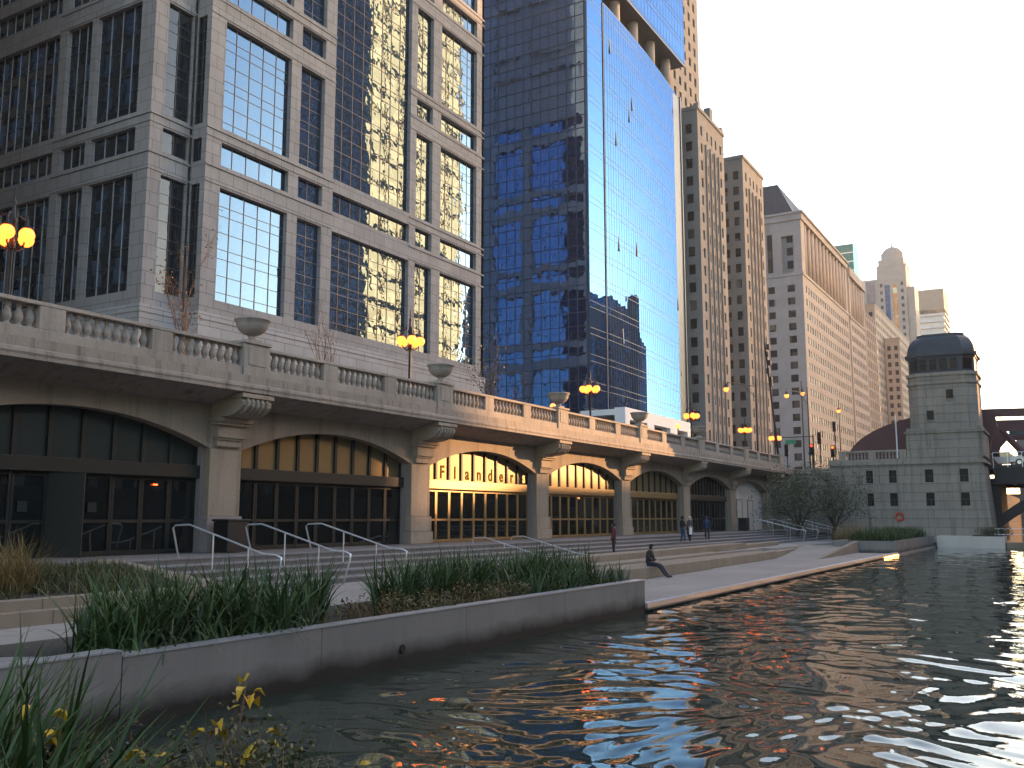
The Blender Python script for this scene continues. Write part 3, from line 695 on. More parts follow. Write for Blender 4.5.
def tower_block(name, label, x0, x1, y0, y1, z0, z1, wm, colsE, colsR, zrows, gm='glass_far', dep=.35, wmx=None, loc=None, ww=None, east=True, cat='building', win_cap=100, hz=None):
    """masonry block: river face (+X) at x1 and east face (-Y) at y0 with punched windows"""
    t = thing(name, label, cat, loc or ((x0+x1)/2, (y0+y1)/2, z0))
    FR = frame((x1, 0, 0), (0, 1, 0), (1, 0, 0)); FE = frame((0, y0, 0), (1, 0, 0), (0, -1, 0))
    m = MB(); m.box(x0, x1-dep-.07, y0+dep+.07, y1, z0, z1-.05)
    wall_grid(m, FR, colsR, zrows, y0, y1, z0, z1, dep)
    wall_grid(m, FE, colsE, zrows, x0, x1-dep-.002, z0, z1, dep)
    m.box(x0, x1+.25, y0-.25, y1+.1, z1, z1+.7)
    wal = m.build('wall', wm, t)
    cells = [(FR, a, c, p, q) for a, c in colsR for p, q in zrows] + [(FE, a, c, p, q) for a, c in colsE for p, q in zrows]
    # nearest columns are kept as windows of their own, the others as one part
    cells.sort(key=lambda w: (w[0] is not FE, w[1] if w[0] is FR else -w[1]))
    pm = M[gm]; rest = MB(); nr = 0; cache = {}
    for i, (F, a, c, p, q) in enumerate(cells):
        if i < win_cap:
            key = (F is FR, round(c-a, 3), round(q-p, 3))
            ctr = F[0] + F[1]*((a+c)/2) + Vector((0, 0, (p+q)/2))
            if key in cache:
                o = cache[key].copy(); COL.objects.link(o); o.parent = t; o.location = ctr - LOC[t.name]
            else:
                g = MB(); g.fbox(F, a, c, p, q, -dep-.05, -dep+.02); cache[key] = g.build('window', pm, t, ctr)
        else: rest.fbox(F, a, c, p, q, -dep-.05, -dep+.02); nr += 1
    if nr: tag(rest.build('window_field', pm, t), kind='stuff')
    return t, FR, FE
def grid(a, c, n, frac=.5):
    s = (c-a)/n; return [(a+s*(i+.5-frac/2), a+s*(i+.5+frac/2)) for i in range(n)]
# limestone slab with setbacks right of the blue tower
rows = grid(9, 80, 20, .55)
t, FR, FE = tower_block('limestone_tower', 'brown limestone slab directly right of the blue glass tower', -85, -58, 171.4, 187.7, 7.4, 82.0, M['far_tan'], [(-60.6,-59.2),(-64.5,-62.5),(-69,-67)], [(173.0,174.1),(176.6,177.5),(179.3,180.2),(181.9,182.8),(184.9,186.0)], rows)
m = MB()
for a, c in ((176.6,177.5),(179.3,180.2),(181.9,182.8)):
    m.fbox(FR, a-.001, c+.001, 20, 70, -.30, -.05)
m.build('window_strip', M['glass_slate'], t)
m = MB()
for a in (175.7, 178.4, 181.05, 183.5): m.fbox(FR, a-.22, a+.22, 12, 76, .001, .35)
m.fbox(FR, 179.0, 180.6, 82.7, 85.2, -1.2, .1); m.fbox(FR, 172, 173, 82.7, 83.6, -1.0, .1); m.fbox(FR, 186.3, 187.3, 82.7, 83.6, -1.0, .1)
m.build('buttress', M['far_tan'], t)
t, FR, FE = tower_block('limestone_tower', 'brown limestone wing with paired windows and roof railings, left of the dark sloping roof', -85, -58, 201.2, 217.6, 7.4, 82.0, M['far_tan'], [(-60.3,-59.0),(-63.0,-61.5),(-67,-65.5)], [(203.0,204.1),(206.4,207.4),(209.1,210.1),(211.8,212.8),(214.9,216.0)], grid(9, 80, 20, .55))
m = MB()
for a, c in ((206.4,207.4),(209.1,210.1),(211.8,212.8)): m.fbox(FR, a-.001, c+.001, 20, 70, -.30, -.05)
m.build('window_strip', M['glass_slate'], t)
m = MB()
for a in (205.5, 208.25, 210.95, 213.6): m.fbox(FR, a-.22, a+.22, 12, 76, .001, .35)
m.build('buttress', M['far_tan'], t)
m = MB()
for i in range(6): m.tube([(-59-i*1.5, 202, 82.6), (-59-i*1.5, 202, 83.9)], .04, 4)
m.tube([(-58.6,202,83.9),(-67,202,83.9)], .04, 4); m.tube([(-62,204,82.6),(-58.5,210,86.0)], .05, 4); m.tube([(-66,204,82.6),(-61,204,86.2)], .05, 4)
m.build('roof_railing', M['iron'], t)
m = MB(); m.box(-85, -66, 187.9, 201.0, 7.4, 80); tag(m.build('limestone_court_block', M['far_tan'], None, (-75,194,7.4)), 'recessed brown limestone block between the two slab wings', 'building')
tower_block('limestone_tower', 'tall brown limestone shaft rising out of frame behind the blue tower', -90, -67, 178, 200, 82.8, 150, M['far_tan'], grid(-90, -67.5, 6, .45), grid(179, 199, 6, .4), grid(84, 149, 18, .55))

# large grey block with classical colonnade and glass roof
zr = grid(9.5, 65.5, 16, .55)
t, FR, FE = tower_block('classical_office_block', 'large pale grey office block with an upper colonnade and a dark sloping glass roof', -98, -58, 254.3, 316, 7.4, 67.2, M['far_grey'], [(-62.2,-60.2),(-67.4,-65.6),(-70.9,-69.2),(-74.5,-72.6),(-78.1,-76.3)], grid(256.5, 314.5, 20, .56), zr, win_cap=96, dep=.16)
m = MB(); m.box(-97, -59.6, 255.6, 316, 67.9, 82.6)
m.box(-98, -57.6, 253.9, 316, 82.6, 84.3); m.box(-98, -57.2, 253.5, 316.1, 84.3, 84.9)
m.fbox(FR, 254.3, 258.2, 67.9, 82.6, -1.6, 0); m.fbox(FR, 312.6, 316, 67.9, 82.6, -1.6, 0); m.fbox(FE, -98, -63.5, 67.9, 82.6, -1.2, 0); m.fbox(FE,-60.2,-59.61,67.9,82.6,-1.2,0); m.fbox(FE,-63.5,-60.2,78.5,82.6,-1.2,-.01)
m.build('attic_wall', M['far_grey'], t)
for i in range(12):
    y = 260.6+i*4.6
    c = MB(); c.tube([(-58.75, y, 67.9), (-58.75, y, 82.6)], .75, 10); c.build('column', M['far_grey'], t, smooth=True)
m = MB(); 
for i in range(11): m.box(-59.59, -59.5, 261.6+i*4.6, 264.2+i*4.6, 69, 81.5)
for z in (69.5, 73.2, 76.8): m.fbox(FE, -62.2, -60.6, z, z+2.2, -1.21, -1.15)
for x in (-67.2, -70.2, -73.4): m.fbox(FE, x, x+1.4, 68.6, 79.4, -.0, .02)
m.build('attic_window', M['glass_far'], t)
m = MB()
for x in (-66.9, -70, -73, -76): m.fbox(FE, x-.9, x+.6, 79.9, 82, .001, .08)
m.build('frieze_panel', M['far_tan'], t)
m = MB(); m.v = [(-60,256,85),(-60,300,85),(-80,256,85),(-80,300,85),(-65,259,95),(-65,300,95),(-76,259,95),(-76,300,95)]
m.f = [(0,1,5,4),(4,5,7,6),(2,6,7,3),(0,4,6,2),(1,3,7,5)]; m.build('glass_roof', M['roof_slate'], t)
m = MB()
for i in range(12): y = 260+i*3.4; m.tube([(-60, y, 85.05), (-65, y, 95.05)], .10, 4)
for i in range(6): m.tube([(-61.5-i*3, 256, 85.05), (-65-i*2, 259, 95.05)], .10, 4)
m.build('roof_rib', M['mull_blue'], t)
t, FR, FE = tower_block('classical_office_block', 'far end pavilion of the pale grey colonnaded block, standing slightly proud', -98, -57.6, 316.2, 343, 7.4, 66.5, M['far_grey'], [], grid(317.6, 342, 9, .55), zr, win_cap=60, dep=.16)
m = MB(); m.box(-97, -59.2, 316.2, 343, 67.2, 80.5); m.box(-98, -57.0, 316.2, 343.3, 80.5, 83.4); m.fbox(FR, 316.2, 318.4, 67.2, 80.5, -1.5, 0); m.fbox(FR, 341, 343, 67.2, 80.5, -1.5, 0)
m.build('attic_wall', M['far_grey'], t)
for i in range(5):
    y = 320.8+i*4.5; c = MB(); c.tube([(-58.2, y, 67.2), (-58.2, y, 80.5)], .7, 10); c.build('column', M['far_grey'], t, smooth=True)
m = MB(); m.v = [(-60,318,83.4),(-60,343,83.4),(-80,318,83.4),(-80,343,83.4),(-64,318,93),(-64,340,93),(-76,318,93),(-76,340,93)]; m.f = [(0,1,5,4),(4,5,7,6),(2,6,7,3),(0,4,6,2),(1,3,7,5)]; m.build('glass_roof', M['roof_slate'], t)

m = MB(); t = thing('glass_infill_building', 'narrow glass-fronted building catching gold reflections, beyond the colonnaded block', 'building', (-70, 358, 7.4))
m.box(-90, -58.6, 343.6, 372, 7.4, 74); m.build('glass_front', M['glass_infill'], t)
m = MB()
for y in np.arange(344, 372, 4.0): m.box(-58.59, -58.2, y, y+1.2, 7.4, 75)
for z in np.arange(11, 74, 3.6): m.box(-58.59, -58.35, 343.6, 372, z, z+1.0)
m.build('wall', M['far_grey'], t)
t = thing('teal_glass_tower', 'teal glass tower top peeking over the dark sloping roof', 'building', (-76, 405, 7.4))
m = MB(); m.box(-90, -70.4, 400, 412, 7.4, 114.6); m.build('glass_front', M['glass_teal'], t)
m = MB(); 
for z in np.arange(88, 114.6, 3.8): m.box(-90, -70.3, 399.9, 399.98, z, z+.35)
m.build('floor_line', M['white_paint'], t)
tower_block('stone_office_tower', 'warm stone office tower with square windows beyond the colonnaded block', -95, -66.4, 420, 520, 7.4, 92, M['far_warm'], grid(-95, -66.6, 9, .5), grid(421, 519, 24, .5), grid(9, 90, 22, .55), win_cap=60, dep=.16)
tower_block('stone_office_tower', 'lower warm stone office wing with square windows, just left of the bridge tower', -66.2, -60.0, 440, 520, 7.4, 80, M['far_warm'], grid(-66, -60.2, 2, .5), grid(441, 519, 22, .5), grid(9, 78, 19, .55), win_cap=60, dep=.16)
# domed tower with antenna
t, FR, FE = tower_block('domed_stone_tower', 'warm stone tower with stepped domed top and a tall antenna, glass strips glowing gold', -83.5, -68.5, 540, 556, 7.4, 138, M['far_warm'], [(-82.1,-80.7),(-71.5,-70.1)], grid(541, 555, 4, .45), grid(9, 130, 30, .5), win_cap=60)
m = MB(); m.fbox(FE, -79.7, -77.1, 92, 128, -.2, .12); m.build('glass_strip', M['glass_gt'], t)
m = MB(); m.fbox(FE, -75.6, -73.4, 92, 128, -.2, .12); m.build('gold_glass_strip', M['glass_infill'], t)
m = MB(); m.box(-82.5, -69.5, 541, 555, 138.7, 142.5); m.poly([(-76+6.0*cos(a), 548+6.0*sin(a)) for a in np.arange(8)*pi/4+pi/8], 142.5, 147); m.lathe([(5.2,0),(4.9,1.2),(4.0,2.4),(2.4,3.3),(.6,3.8),(.3,5)], (-76,548,147), 16); m.build('dome', M['far_warm'], t)
m = MB(); m.tube([(-76,548,151),(-75.3,548,158),(-74.1,548,169)], [.35,.25,.08], 6); m.build('antenna', M['iron'], t)
m = MB(); m.box(-68.4, -64.8, 541, 556, 7.4, 126); m.box(-97, -83.6, 541, 556, 7.4, 132); m.build('side_wing', M['far_warm'], t)
m = MB(); m.fbox(FE, -96, -91, 95, 131, -1.5, -.9); m.fbox(FE, -89.5, -85, 95, 131, -1.5, -.9); m.build('wing_window', M['glass_slate'], t)
t = thing('building_under_construction', 'unfinished concrete building with bare top floors, right of the domed tower', 'building', (-66, 655, 7.4))
m = MB()
for i in range(26): m.box(-82, -60.5, 650, 680, 30+i*4.0, 30+i*4.0+1.5)
m.box(-81, -61.5, 651, 679, 7.4, 130); m.build('floor_slab', M['offwhite'], t)
m = MB(); m.box(-81.5, -61, 650.5, 679, 134.2, 147.5); 
for i in range(14): m.tube([(-81+i*1.5, 650.2, 130), (-81+i*1.5, 650.2, 134)], .25, 4)
for i in range(9): m.tube([(-81+i*2.3, 651, 147), (-80.6+i*2.3, 651, 149.5+1.4*(i % 3))], .15, 4)
m.tube([(-80,651,149.5),(-62,651,152)], .2, 4); m.build('scaffolding', M['brown_stone'], t)

# south bank wall beyond the bridge and buildings opposite (they light, shade and mirror this side)
t = thing('far_quay_wall', 'distant grey river wall seen under the bridge deck', 'wall', (-10, 250, 0)); m = MB(); m.box(-28, -9.6, 112.5, 700, -1, 6.6); m.build('wall', M['tower'], t)

def north(name, label, pts, h, wm, gm, ribs=3.2, floors=3.8, z0=6.0, style=None):
    cx = sum(p[0] for p in pts)/len(pts); cy = sum(p[1] for p in pts)/len(pts)
    t = thing(name, label, 'building', (cx, cy, z0))
    g = MB(); g.poly(pts, z0, h-.6); g.build('glazing', gm, t)
    m = MB()
    for i in range(len(pts)):
        a = Vector((*pts[i], 0)); c = Vector((*pts[(i+1) % len(pts)], 0)); ud = (c-a).normalized(); nd = Vector((ud.y, -ud.x, 0)); L = (c-a).length
        F = (a, ud, nd); n = max(1, int(L/ribs))
        for k in range(n+1): u = L*k/n; m.fbox(F, max(0, u-.45), min(L, u+.45), z0, h, .0, .35)
        z = z0+floors
        while z < h-1: m.fbox(F, .45, L-.45, z, z+1.1, .001, .2); z += floors
    m.poly(pts, h-.6, h+.6); m.build('wall', wm, t); return t
north('riverside_office', 'stone riverside office opposite, nearest upstream', [(54,-60),(90,-60),(90,40),(54,40)], 34, M['brown_stone'], M['glass_slate'])
north('riverside_office', 'brown riverside office opposite, beyond the nearest one', [(54,44),(90,44),(90,120),(54,120)], 40, M['far_tan'], M['glass_slate'])
north('riverside_office', 'stone block opposite beside the open gap', [(54,124),(90,124),(90,168),(54,168)], 45, M['far_tan'], M['glass_slate'])  # added out of view, its end and height shade the near arches
north('riverside_podium', 'upper podium in the gap between the towers opposite', [(54,184.3),(84,184.3),(84,205),(54,205)], 32.3, M['far_warm'], M['glass_slate'])  # added out of view; height sets where sun stops on the farther arches
north('riverside_podium', 'lower podium in the gap between the towers opposite', [(54,168.4),(84,168.4),(84,184),(54,184)], 28.0, M['far_warm'], M['glass_slate'])  # added lower so the sun reaches the lettered doors
north('gold_glass_tower', 'gold glass tower opposite with lit windows, mirrored in the granite block', [(52,206),(80,246),(80,276),(52,255)], 230, M['cream'], M['lit_windows'], ribs=7.5, floors=7.2)  # panes glow only to gild the reflection in the granite block
north('dark_glass_tower', 'dark blue glass tower opposite, set back from the river', [(125,268),(160,286),(160,304),(125,296)], 285, M['mull_blue'], M['glass_slate'], ribs=5)
north('riverside_office', 'low brown block opposite, downstream of the gold tower', [(56,284),(90,284),(90,364),(56,364)], 58, M['brown_stone'], M['glass_slate'])
north('gothic_block', 'tan block opposite with steep gables', [(56,366),(90,366),(90,422),(56,422)], 78, M['far_tan'], M['glass_slate'])
m = MB()
for y in (372, 384, 396, 408): m.prism([(57,y,78.5),(57,y+9,78.5),(57,y+4.5,92+4*((y//12) % 2))], (20,0,0))
tag(m.build('gable_roof', M['far_tan'], None, (57,390,78)), 'row of steep stone gables on the tan block opposite', 'roof')
north('stone_pinnacle_tower', 'slim stone tower with pointed top opposite', [(56,424),(72,424),(72,440),(56,440)], 104, M['far_tan'], M['glass_slate'])
north('riverside_office', 'mid-rise opposite beyond the slim stone tower', [(56,442),(90,442),(90,464),(56,464)], 62, M['brown_stone'], M['glass_slate'])
north('slim_glass_tower', 'slim grey-green glass tower opposite far downstream', [(56,470),(70,470),(70,482),(56,482)], 120, M['mull_blue'], M['glass_teal'])
north('riverside_office', 'low brown block opposite farthest downstream', [(56,486),(90,486),(90,620),(56,620)], 48, M['brown_stone'], M['glass_slate'])
north('tall_backdrop_tower', 'tall grey tower opposite, blocks back from the river', [(195,508),(215,508),(215,548),(195,548)], 150, M['far_grey'], M['glass_slate'])  # added out of view as a sun blocker for the granite facade
for i, (ya, yb, hh) in enumerate(((770,797,205),(798,834,290),(836,862,226),(866,905,216),(908,962,236),(966,1010,222),(1014,1120,230),(1124,1250,236))):  # unseen row added to keep direct sun off the far south-bank facades
    north('backdrop_tower', ['grey','tallest brown','slender grey','pale','broad tan','far grey','wide grey','widest tan'][i]+' high-rise opposite, standing many blocks back from the river', [(285,ya),(320,ya),(320,yb),(285,yb)], hh, M[['far_grey','brown_stone','far_grey','far_grey','far_tan','far_grey','far_grey','far_tan'][i]], M['glass_slate'], ribs=6, floors=6)
north('street_block', 'dark office tower upstream on this bank, mirrored in the granite block', [(-190,-70),(-64,-70),(-64,33),(-190,33)], 260, M['brown_stone'], M['glass_slate'])  # added out of view; darkens the granite block's left wing

# ------------------------------------------------------------------ BRIDGE TOWER AND BRIDGE
TY = 93.0
t = thing('bridge_tower', 'weathered stone bridge tower with dark domed top and small windows', 'bridge tower', (-10, 96, 0))
FT = frame((0, TY, 0), (1, 0, 0), (0, -1, 0))
WB = [(-16.25,-15.65),(-14.25,-13.6),(-11.2,-10.5),(-8.35,-7.65)]
m = MB(); wall_grid(m, FT, WB, [(3.6,4.75),(5.7,6.85)], -19.5, -6.45, .3, 7.35, .4)
m.box(-19.5, -6.6, TY+.45, 100, .3, 7.3)
m.prism([(-6.45,TY,.3),(-6.0,TY-.0,.3),(-6.02,TY,1.4),(-6.15,TY,3.2),(-6.35,TY,6.0),(-6.45,TY,7.35)], (0,7,0))
m.box(-19.6, -6.2, TY-.18, 100.1, 7.35, 7.62); m.box(-19.5, -6.4, TY-.08, 100, 7.62, 7.9)
m.box(-12.6, -6.25, TY-.05, 99.3, 7.9, 10.1); m.box(-12.75, -6.12, TY-.2, 99.45, 10.1, 10.32); m.box(-12.55, -6.3, TY-.02, 99.25, 10.32, 10.6)
m.build('base', M['tower'], t)
def octo(x0, x1, y0, y1, c): return [(x0+c,y0),(x1-c,y0),(x1,y0+c),(x1,y1-c),(x1-c,y1),(x0+c,y1),(x0,y1-c),(x0,y0+c)]
m = MB(); m.poly(octo(-12.3,-6.55,TY+.1,TY+5.9,.9), 10.6, 15.3); m.poly(octo(-12.42,-6.43,TY-.02,TY+6.02,.9), 14.55, 14.75); m.poly(octo(-12.42,-6.43,TY-.02,TY+6.02,.9), 15.3, 15.6); m.build('shaft', M['tower'], t)
m = MB(); m.poly(octo(-12.2,-6.65,TY+.2,TY+5.8,.95), 15.6, 17.15); m.poly(octo(-12.45,-6.4,TY-.05,TY+6.05,1.0), 17.15, 17.42); m.poly(octo(-12.3,-6.55,TY+.1,TY+5.9,1.0), 17.0, 17.15); m.build('window_storey', M['copper'], t)
m = MB(); prev = None; cx, cy = -9.42, TY+3
rings = []
for s_, z in ((1.0,17.42),(.99,17.75),(.965,18.1),(.92,18.45),(.85,18.78),(.75,19.04),(.67,19.12)):
    hx, hy = 2.85*s_, 2.85*s_; rings.append([(x, y, z) for x, y in octo(cx-hx, cx+hx, cy-hy, cy+hy, .95*s_)])
n0 = len(m.v)
for r_ in rings: m.v += r_
for i in range(len(rings)-1):
    for k in range(8): a = n0+i*8+k; c_ = n0+i*8+(k+1) % 8; m.f.append((a, c_, c_+8, a+8))
m.poly(octo(cx-2.0,cx+2.0,cy-2.0,cy+2.0,.65), 19.08, 19.32); m.build('dome', M['copper'], t)
for i, (x, mm) in enumerate(((-11.15,'glass_far'),(-10.3,'glass_far'),(-9.45,'glass_far'),(-8.6,'glass_far'))):
    m = MB(); m.box(x, x+.62, TY+.13, TY+.25, 15.85, 16.85); w = m.build('lookout_window', M['tower_glass'], t)
    m = MB(); 
    for a in (x-.03, x+.60): m.box(a, a+.05, TY+.08, TY+.2, 15.82, 16.88)
    for z in (15.82, 16.5, 16.85): m.box(x+.02, x+.6, TY+.09, TY+.2, z, z+.05)
    m.build('frame', M['darkwood'], w)
for s_ in (-1, 1):
    xx = -11.75 if s_ < 0 else -7.1
    m = MB(); m.prism([(xx-.25*1, TY+.7-.25*s_*-1*-1 if False else TY+.62+(.25 if s_<0 else -.25), 15.85),(xx+.25, TY+.62+(-.25 if s_<0 else .25), 15.85),(xx+.25, TY+.62+(-.25 if s_<0 else .25), 16.85),(xx-.25, TY+.62+(.25 if s_<0 else -.25), 16.85)], (-.12*-s_*-1,-.12,0)); m.build('lookout_window', M['tower_glass'], t)
for x, z in ((-10.75,11.3),(-9.05,13.15)):
    m = MB(); m.box(x, x+.6, TY+.06, TY+.18, z, z+.85); m.build('window', M['tower_glass'], t)
    m = MB(); m.box(x-.08, x, TY-.0, TY+.17, z-.1, z+.9); m.box(x+.6, x+.68, TY, TY+.17, z-.1, z+.9); m.box(x, x+.6, TY, TY+.17, z+.85, z+.93); m.box(x, x+.6, TY-.03, TY+.17, z-.1, z); m.build('window_surround', M['tower'], t)
for a, c in WB:
    for p, q in ((3.6,4.75),(5.7,6.85)):
        m = MB(); m.fbox(FT, a, c, p, q, -.36, -.3); w = m.build('window', M['tower_glass'], t)
        m = MB(); m.fbox(FT, a, c, (p+q)/2-.03, (p+q)/2+.03, -.299, -.26); m.fbox(FT, (a+c)/2-.025, (a+c)/2+.025, p, (p+q)/2-.03, -.299, -.27); m.build('frame', M['darkwood'], w)
# balustrade on top of the tower base
t2 = thing('balustrade', 'small stone balustrade on the bridge tower base, in front of the maroon arch', 'balustrade', (-15.6, 93, 7.9))
m = MB(); m.box(-18.6, -12.65, TY-.02, TY+.3, 8.55, 8.72); m.build('rail', M['baluster'], t2)
for a, c in ((-18.6,-18.0),(-15.9,-15.3),(-13.2,-12.65)): m = MB(); m.box(a,c,TY-.01,TY+.29,7.902,8.549); m.build('pedestal', M['baluster'], t2)
for i in range(16):
    if i in (7, 8): continue
    x = -17.8+i*.305
    m = MB(); m.lathe([(.07,0),(.06,.08),(.1,.22),(.06,.42),(.08,.5),(.08,.65)], (x,TY+.14,7.9), 8); m.build('baluster', M['baluster'], t2, smooth=True)
m = MB(); m.tube([(-13.4,92.9,7.95),(-13.4,92.9,11.9)], .06, 6); tag(m.build('mast', M['white_paint'], None, (-13.4,92.9,7.9)), 'thin white mast in front of the maroon bridge arch', 'mast')
# life ring
m = MB(); R0, r0 = .33, .085
for i in range(20):
    for j in range(8):
        a = 2*pi*i/20; q = 2*pi*j/8; m.v.append((-13.5+(R0+r0*cos(q))*cos(a), TY-.12+r0*sin(q), 2.62+(R0+r0*cos(q))*sin(a)))
for i in range(20):
    for j in range(8): m.f.append((i*8+j, ((i+1)%20)*8+j, ((i+1)%20)*8+(j+1)%8, i*8+(j+1)%8))
lr = thing('life_ring', 'round red life ring hung on the bridge tower wall', 'life ring', (-13.5, TY-.1, 2.62)); m.build('ring', M['red_paint'], lr, smooth=True)
m = MB(); m.box(-13.75,-13.25,TY-.03,TY-.0,2.4,2.85); m.build('back_board', M['tower'], lr)

# bascule bridge
br = thing('bascule_bridge', 'maroon steel street bridge with curved side trusses beside the stone tower', 'bridge', (0, 104, 7.4))
def chord_z(x):
    if x < -8: return 8.0 + 4.75*sqrt(max(0, 1-((x+8)/11.2)**2))
    return 12.75 - .012*(x+8) - .0018*(x+8)**2
for Yt in (99.8, 112.0):
    m = MB(); xs = np.linspace(-19.1, -12.2, 22)
    m.prism([(-19.1,Yt,7.5)]+[(x,Yt,chord_z(x)) for x in xs]+[(-12.2,Yt,7.5)], (0,.4,0)); m.build('arch_plate', M['maroon'], br)
    m = MB(); xs = np.linspace(-12.2, 40, 40)
    for a, c_ in zip(xs[:-1], xs[1:]): m.prism([(a,Yt,chord_z(a)-.75),(c_,Yt,chord_z(c_)-.75),(c_,Yt,chord_z(c_)),(a,Yt,chord_z(a))], (0,.45,0))
    m.box(-12.2, 40, Yt+.02, Yt+.43, 10.55, 11.0)
    m.prism([(-12.2,Yt,7.5),(-5.6,Yt,7.5),(-6.3,Yt,8.6),(-6.0,Yt,9.8),(-5.4,Yt,10.5),(-5.6,Yt,12),(-12.2,Yt,12)], (0,.42,0))
    for k in range(8):
        x0 = -5.2+k*5.4
        m.tube([(x0,Yt+.2,10.7),(x0+2.4,Yt+.2,7.6)], .28, 6); m.tube([(x0+2.4,Yt+.2,7.6),(x0+5.0,Yt+.2,10.7)], .26, 6); m.box(x0+4.9,x0+5.3,Yt+.05,Yt+.4,7.4,12.0)
    m.build('truss', M['maroon'], br)
m = MB(); m.box(-26, 45, 99.4, 113, 7.0, 7.4); m.build('deck', M['asphalt'], br)
m = MB(); m.box(-6, 45, 99.2, 99.36, 5.6, 7.15); m.box(-6, 45, 112.9, 113.1, 5.6, 7.15)
for x in np.arange(-5, 44, 3.0): m.box(x, x+.35, 99.4, 112.9, 5.9, 6.99)
m.build('girder', M['girder'], br)
m = MB(); xs = np.linspace(-7.2, 8, 24)
lz = lambda x: 1.0+4.6*(1-((8-x)/15.2)**4)
for a, c_ in zip(xs[:-1], xs[1:]): m.prism([(a,99.5,lz(a)-.9),(c_,99.5,lz(c_)-.9),(c_,99.5,lz(c_)+.2),(a,99.5,lz(a)+.2)], (0,.6,0))
m.box(-6.6,-5.6,99.9,110,.3,6.2); m.build('lower_arm', M['girder'], br)
m = MB(); m.tube([(-6,99.3,8.55),(45,99.3,8.55)], .045, 5); m.tube([(-6,99.3,8.1),(45,99.3,8.1)], .03, 5)
for x in np.arange(-6, 45, 1.2): m.tube([(x,99.3,7.1),(x,99.3,8.55)], .03, 4)
m.build('railing', M['mull_bright'], br)
# second, far bridge tower glimpsed beyond the truss
t = thing('bridge_tower', 'dark far bridge tower glimpsed through the truss at the right edge', 'bridge tower', (-3.4, 131, 0))
m = MB(); m.box(-5.2, 0, 130, 135, .5, 12.4); m.build('shaft', M['tower'], t)
m = MB(); m.box(-5.9, .5, 129.6, 135.4, 12.4, 12.9); m.poly(octo(-4.9,-.3,130.2,134.8,.8), 12.9, 14.2); m.build('roof', M['copper'], t)

fb = thing('far_bridge', 'distant low bridge glimpsed under the near bridge deck', 'bridge', (9, 240, 6))
m = MB(); m.box(-28, 46, 236, 246, 6.0, 7.6); m.box(-28, 46, 235.9, 236.0, 4.6, 6.4); m.build('deck', M['girder'], fb)
for x in (-9.6, 14, 38): m = MB(); m.box(x, x+5, 237, 245, -1, 6.0); m.build('pier', M['tower'], fb)
el = thing('edge_light', 'amber light strip glowing under the far end of the quay edge', 'light', (WX+.02, 67.5, .0))
m = MB(); m.box(WX+.021, WX+.10, 64.0, 69.3, .04, .095); m.build('strip', emit('amber_strip_light', (1.0,.42,.08), 4), el); m = MB(); m.box(WX+.021, WX+.05, 66.3, 66.39, .01, .098); m.build('end_cap', M['iron'], el)
def car(name, label, x, y, z, col, ln=4.3):
    t = thing(name, label, 'car', (x, y, z), 'cars crossing the bridge')
    pm = simple('car_paint', col, .25, .1, var=.03)
    pr = [(-ln/2,.35),(-ln/2,.75),(-ln/2+.25,.9),(-ln*.28,.98),(-ln*.14,1.42),(ln*.2,1.45),(ln*.36,.98),(ln/2-.1,.85),(ln/2,.6),(ln/2,.35)]
    m = MB(); m.prism([(x+a, y-.85, z+h) for a, h in pr], (0,1.7,0)); m.build('body', pm, t, bevel=.05)
    m = MB(); m.prism([(x+a, y-.87, z+h) for a, h in [(-ln*.24,1.0),(-ln*.12,1.36),(ln*.18,1.38),(ln*.32,1.0)]], (0,.015,0)); m.build('side_window', M['glass_dark'], t)
    for a in (-ln*.31, ln*.31):
        for s_ in (-.82, .82):
            w = MB(); w.lathe([(.33,-.1),(.33,.1)], (0,0,0), 14); w.v = [(x+a+p, y+s_+r_, z+.33+q) for p, q, r_ in w.v]; wo = w.build('wheel', M['iron'], t)
            w = MB(); w.lathe([(.19,-.11),(.19,.11)], (0,0,0), 12); w.v = [(x+a+p, y+s_+r_, z+.33+q) for p, q, r_ in w.v]; w.build('rim', M['steel'], wo)
    m = MB(); m.box(x+ln/2-.06, x+ln/2+.02, y-.84, y-.6, z+.6, z+.78); m.build('tail_light', M['red_light'], t)
car('parked_car', 'white hatchback on the bridge behind the diagonal strut', -2.6, 102.5, 7.4, (.75,.75,.75))
car('parked_car', 'silver car on the bridge just right of the stone tower', -7.0+1.3, 104.8, 7.4, (.45,.46,.48), 4.0)

# far planter and dock below the tower
t = thing('far_planter', 'long low concrete planter of green plants at the river edge below the tower', 'planter', (-11.5, 79, 0))
m = MB(); m.box(WX-.02, WX-.3, 69.5, 89.5, -1.2, .98); m.box(WX-.3, -14.5, 69.5, 69.8, -1.2, .97); m.box(-14.2,-14.5,69.8,89.5,-1.2,.97); m.build('wall', M['concrete'], t)
m = MB(); m.box(WX-.3, -14.2, 69.8, 89.5, -1.2, .80); m.build('planting_soil', M['earth'], t)
t = thing('dock_wall', 'pale concrete dock block with a shrub, at the foot of the bridge tower', 'dock', (-8, 91, 0))
m = MB(); m.box(-10.2, -5.0, 90.0, 93.4, -1.2, .98); m.build('wall', M['offwhite'], t)
m = MB(); m.box(-7.4,-5.1,90.1,92.8,.985,1.05); m.build('planting_soil', M['earth'], t)
t = thing('floating_dock', 'low floating dock with a metal railing at the right edge', 'dock', (0, 92, 0))
m = MB(); m.box(-4.9, 12, 90.6, 93.2, -.4, .45); m.build('deck', M['ledge'], t)
m = MB(); 
for z in (1.0, 1.5): m.tube([(-6.0,93.3,z+.1),(12,93.3,z+.1)], .035, 5)
for x in np.arange(-5.6, 12, 1.8): m.tube([(x,93.3,.4),(x,93.3,1.6)], .035, 5)
m.build('railing', M['steel'], t)
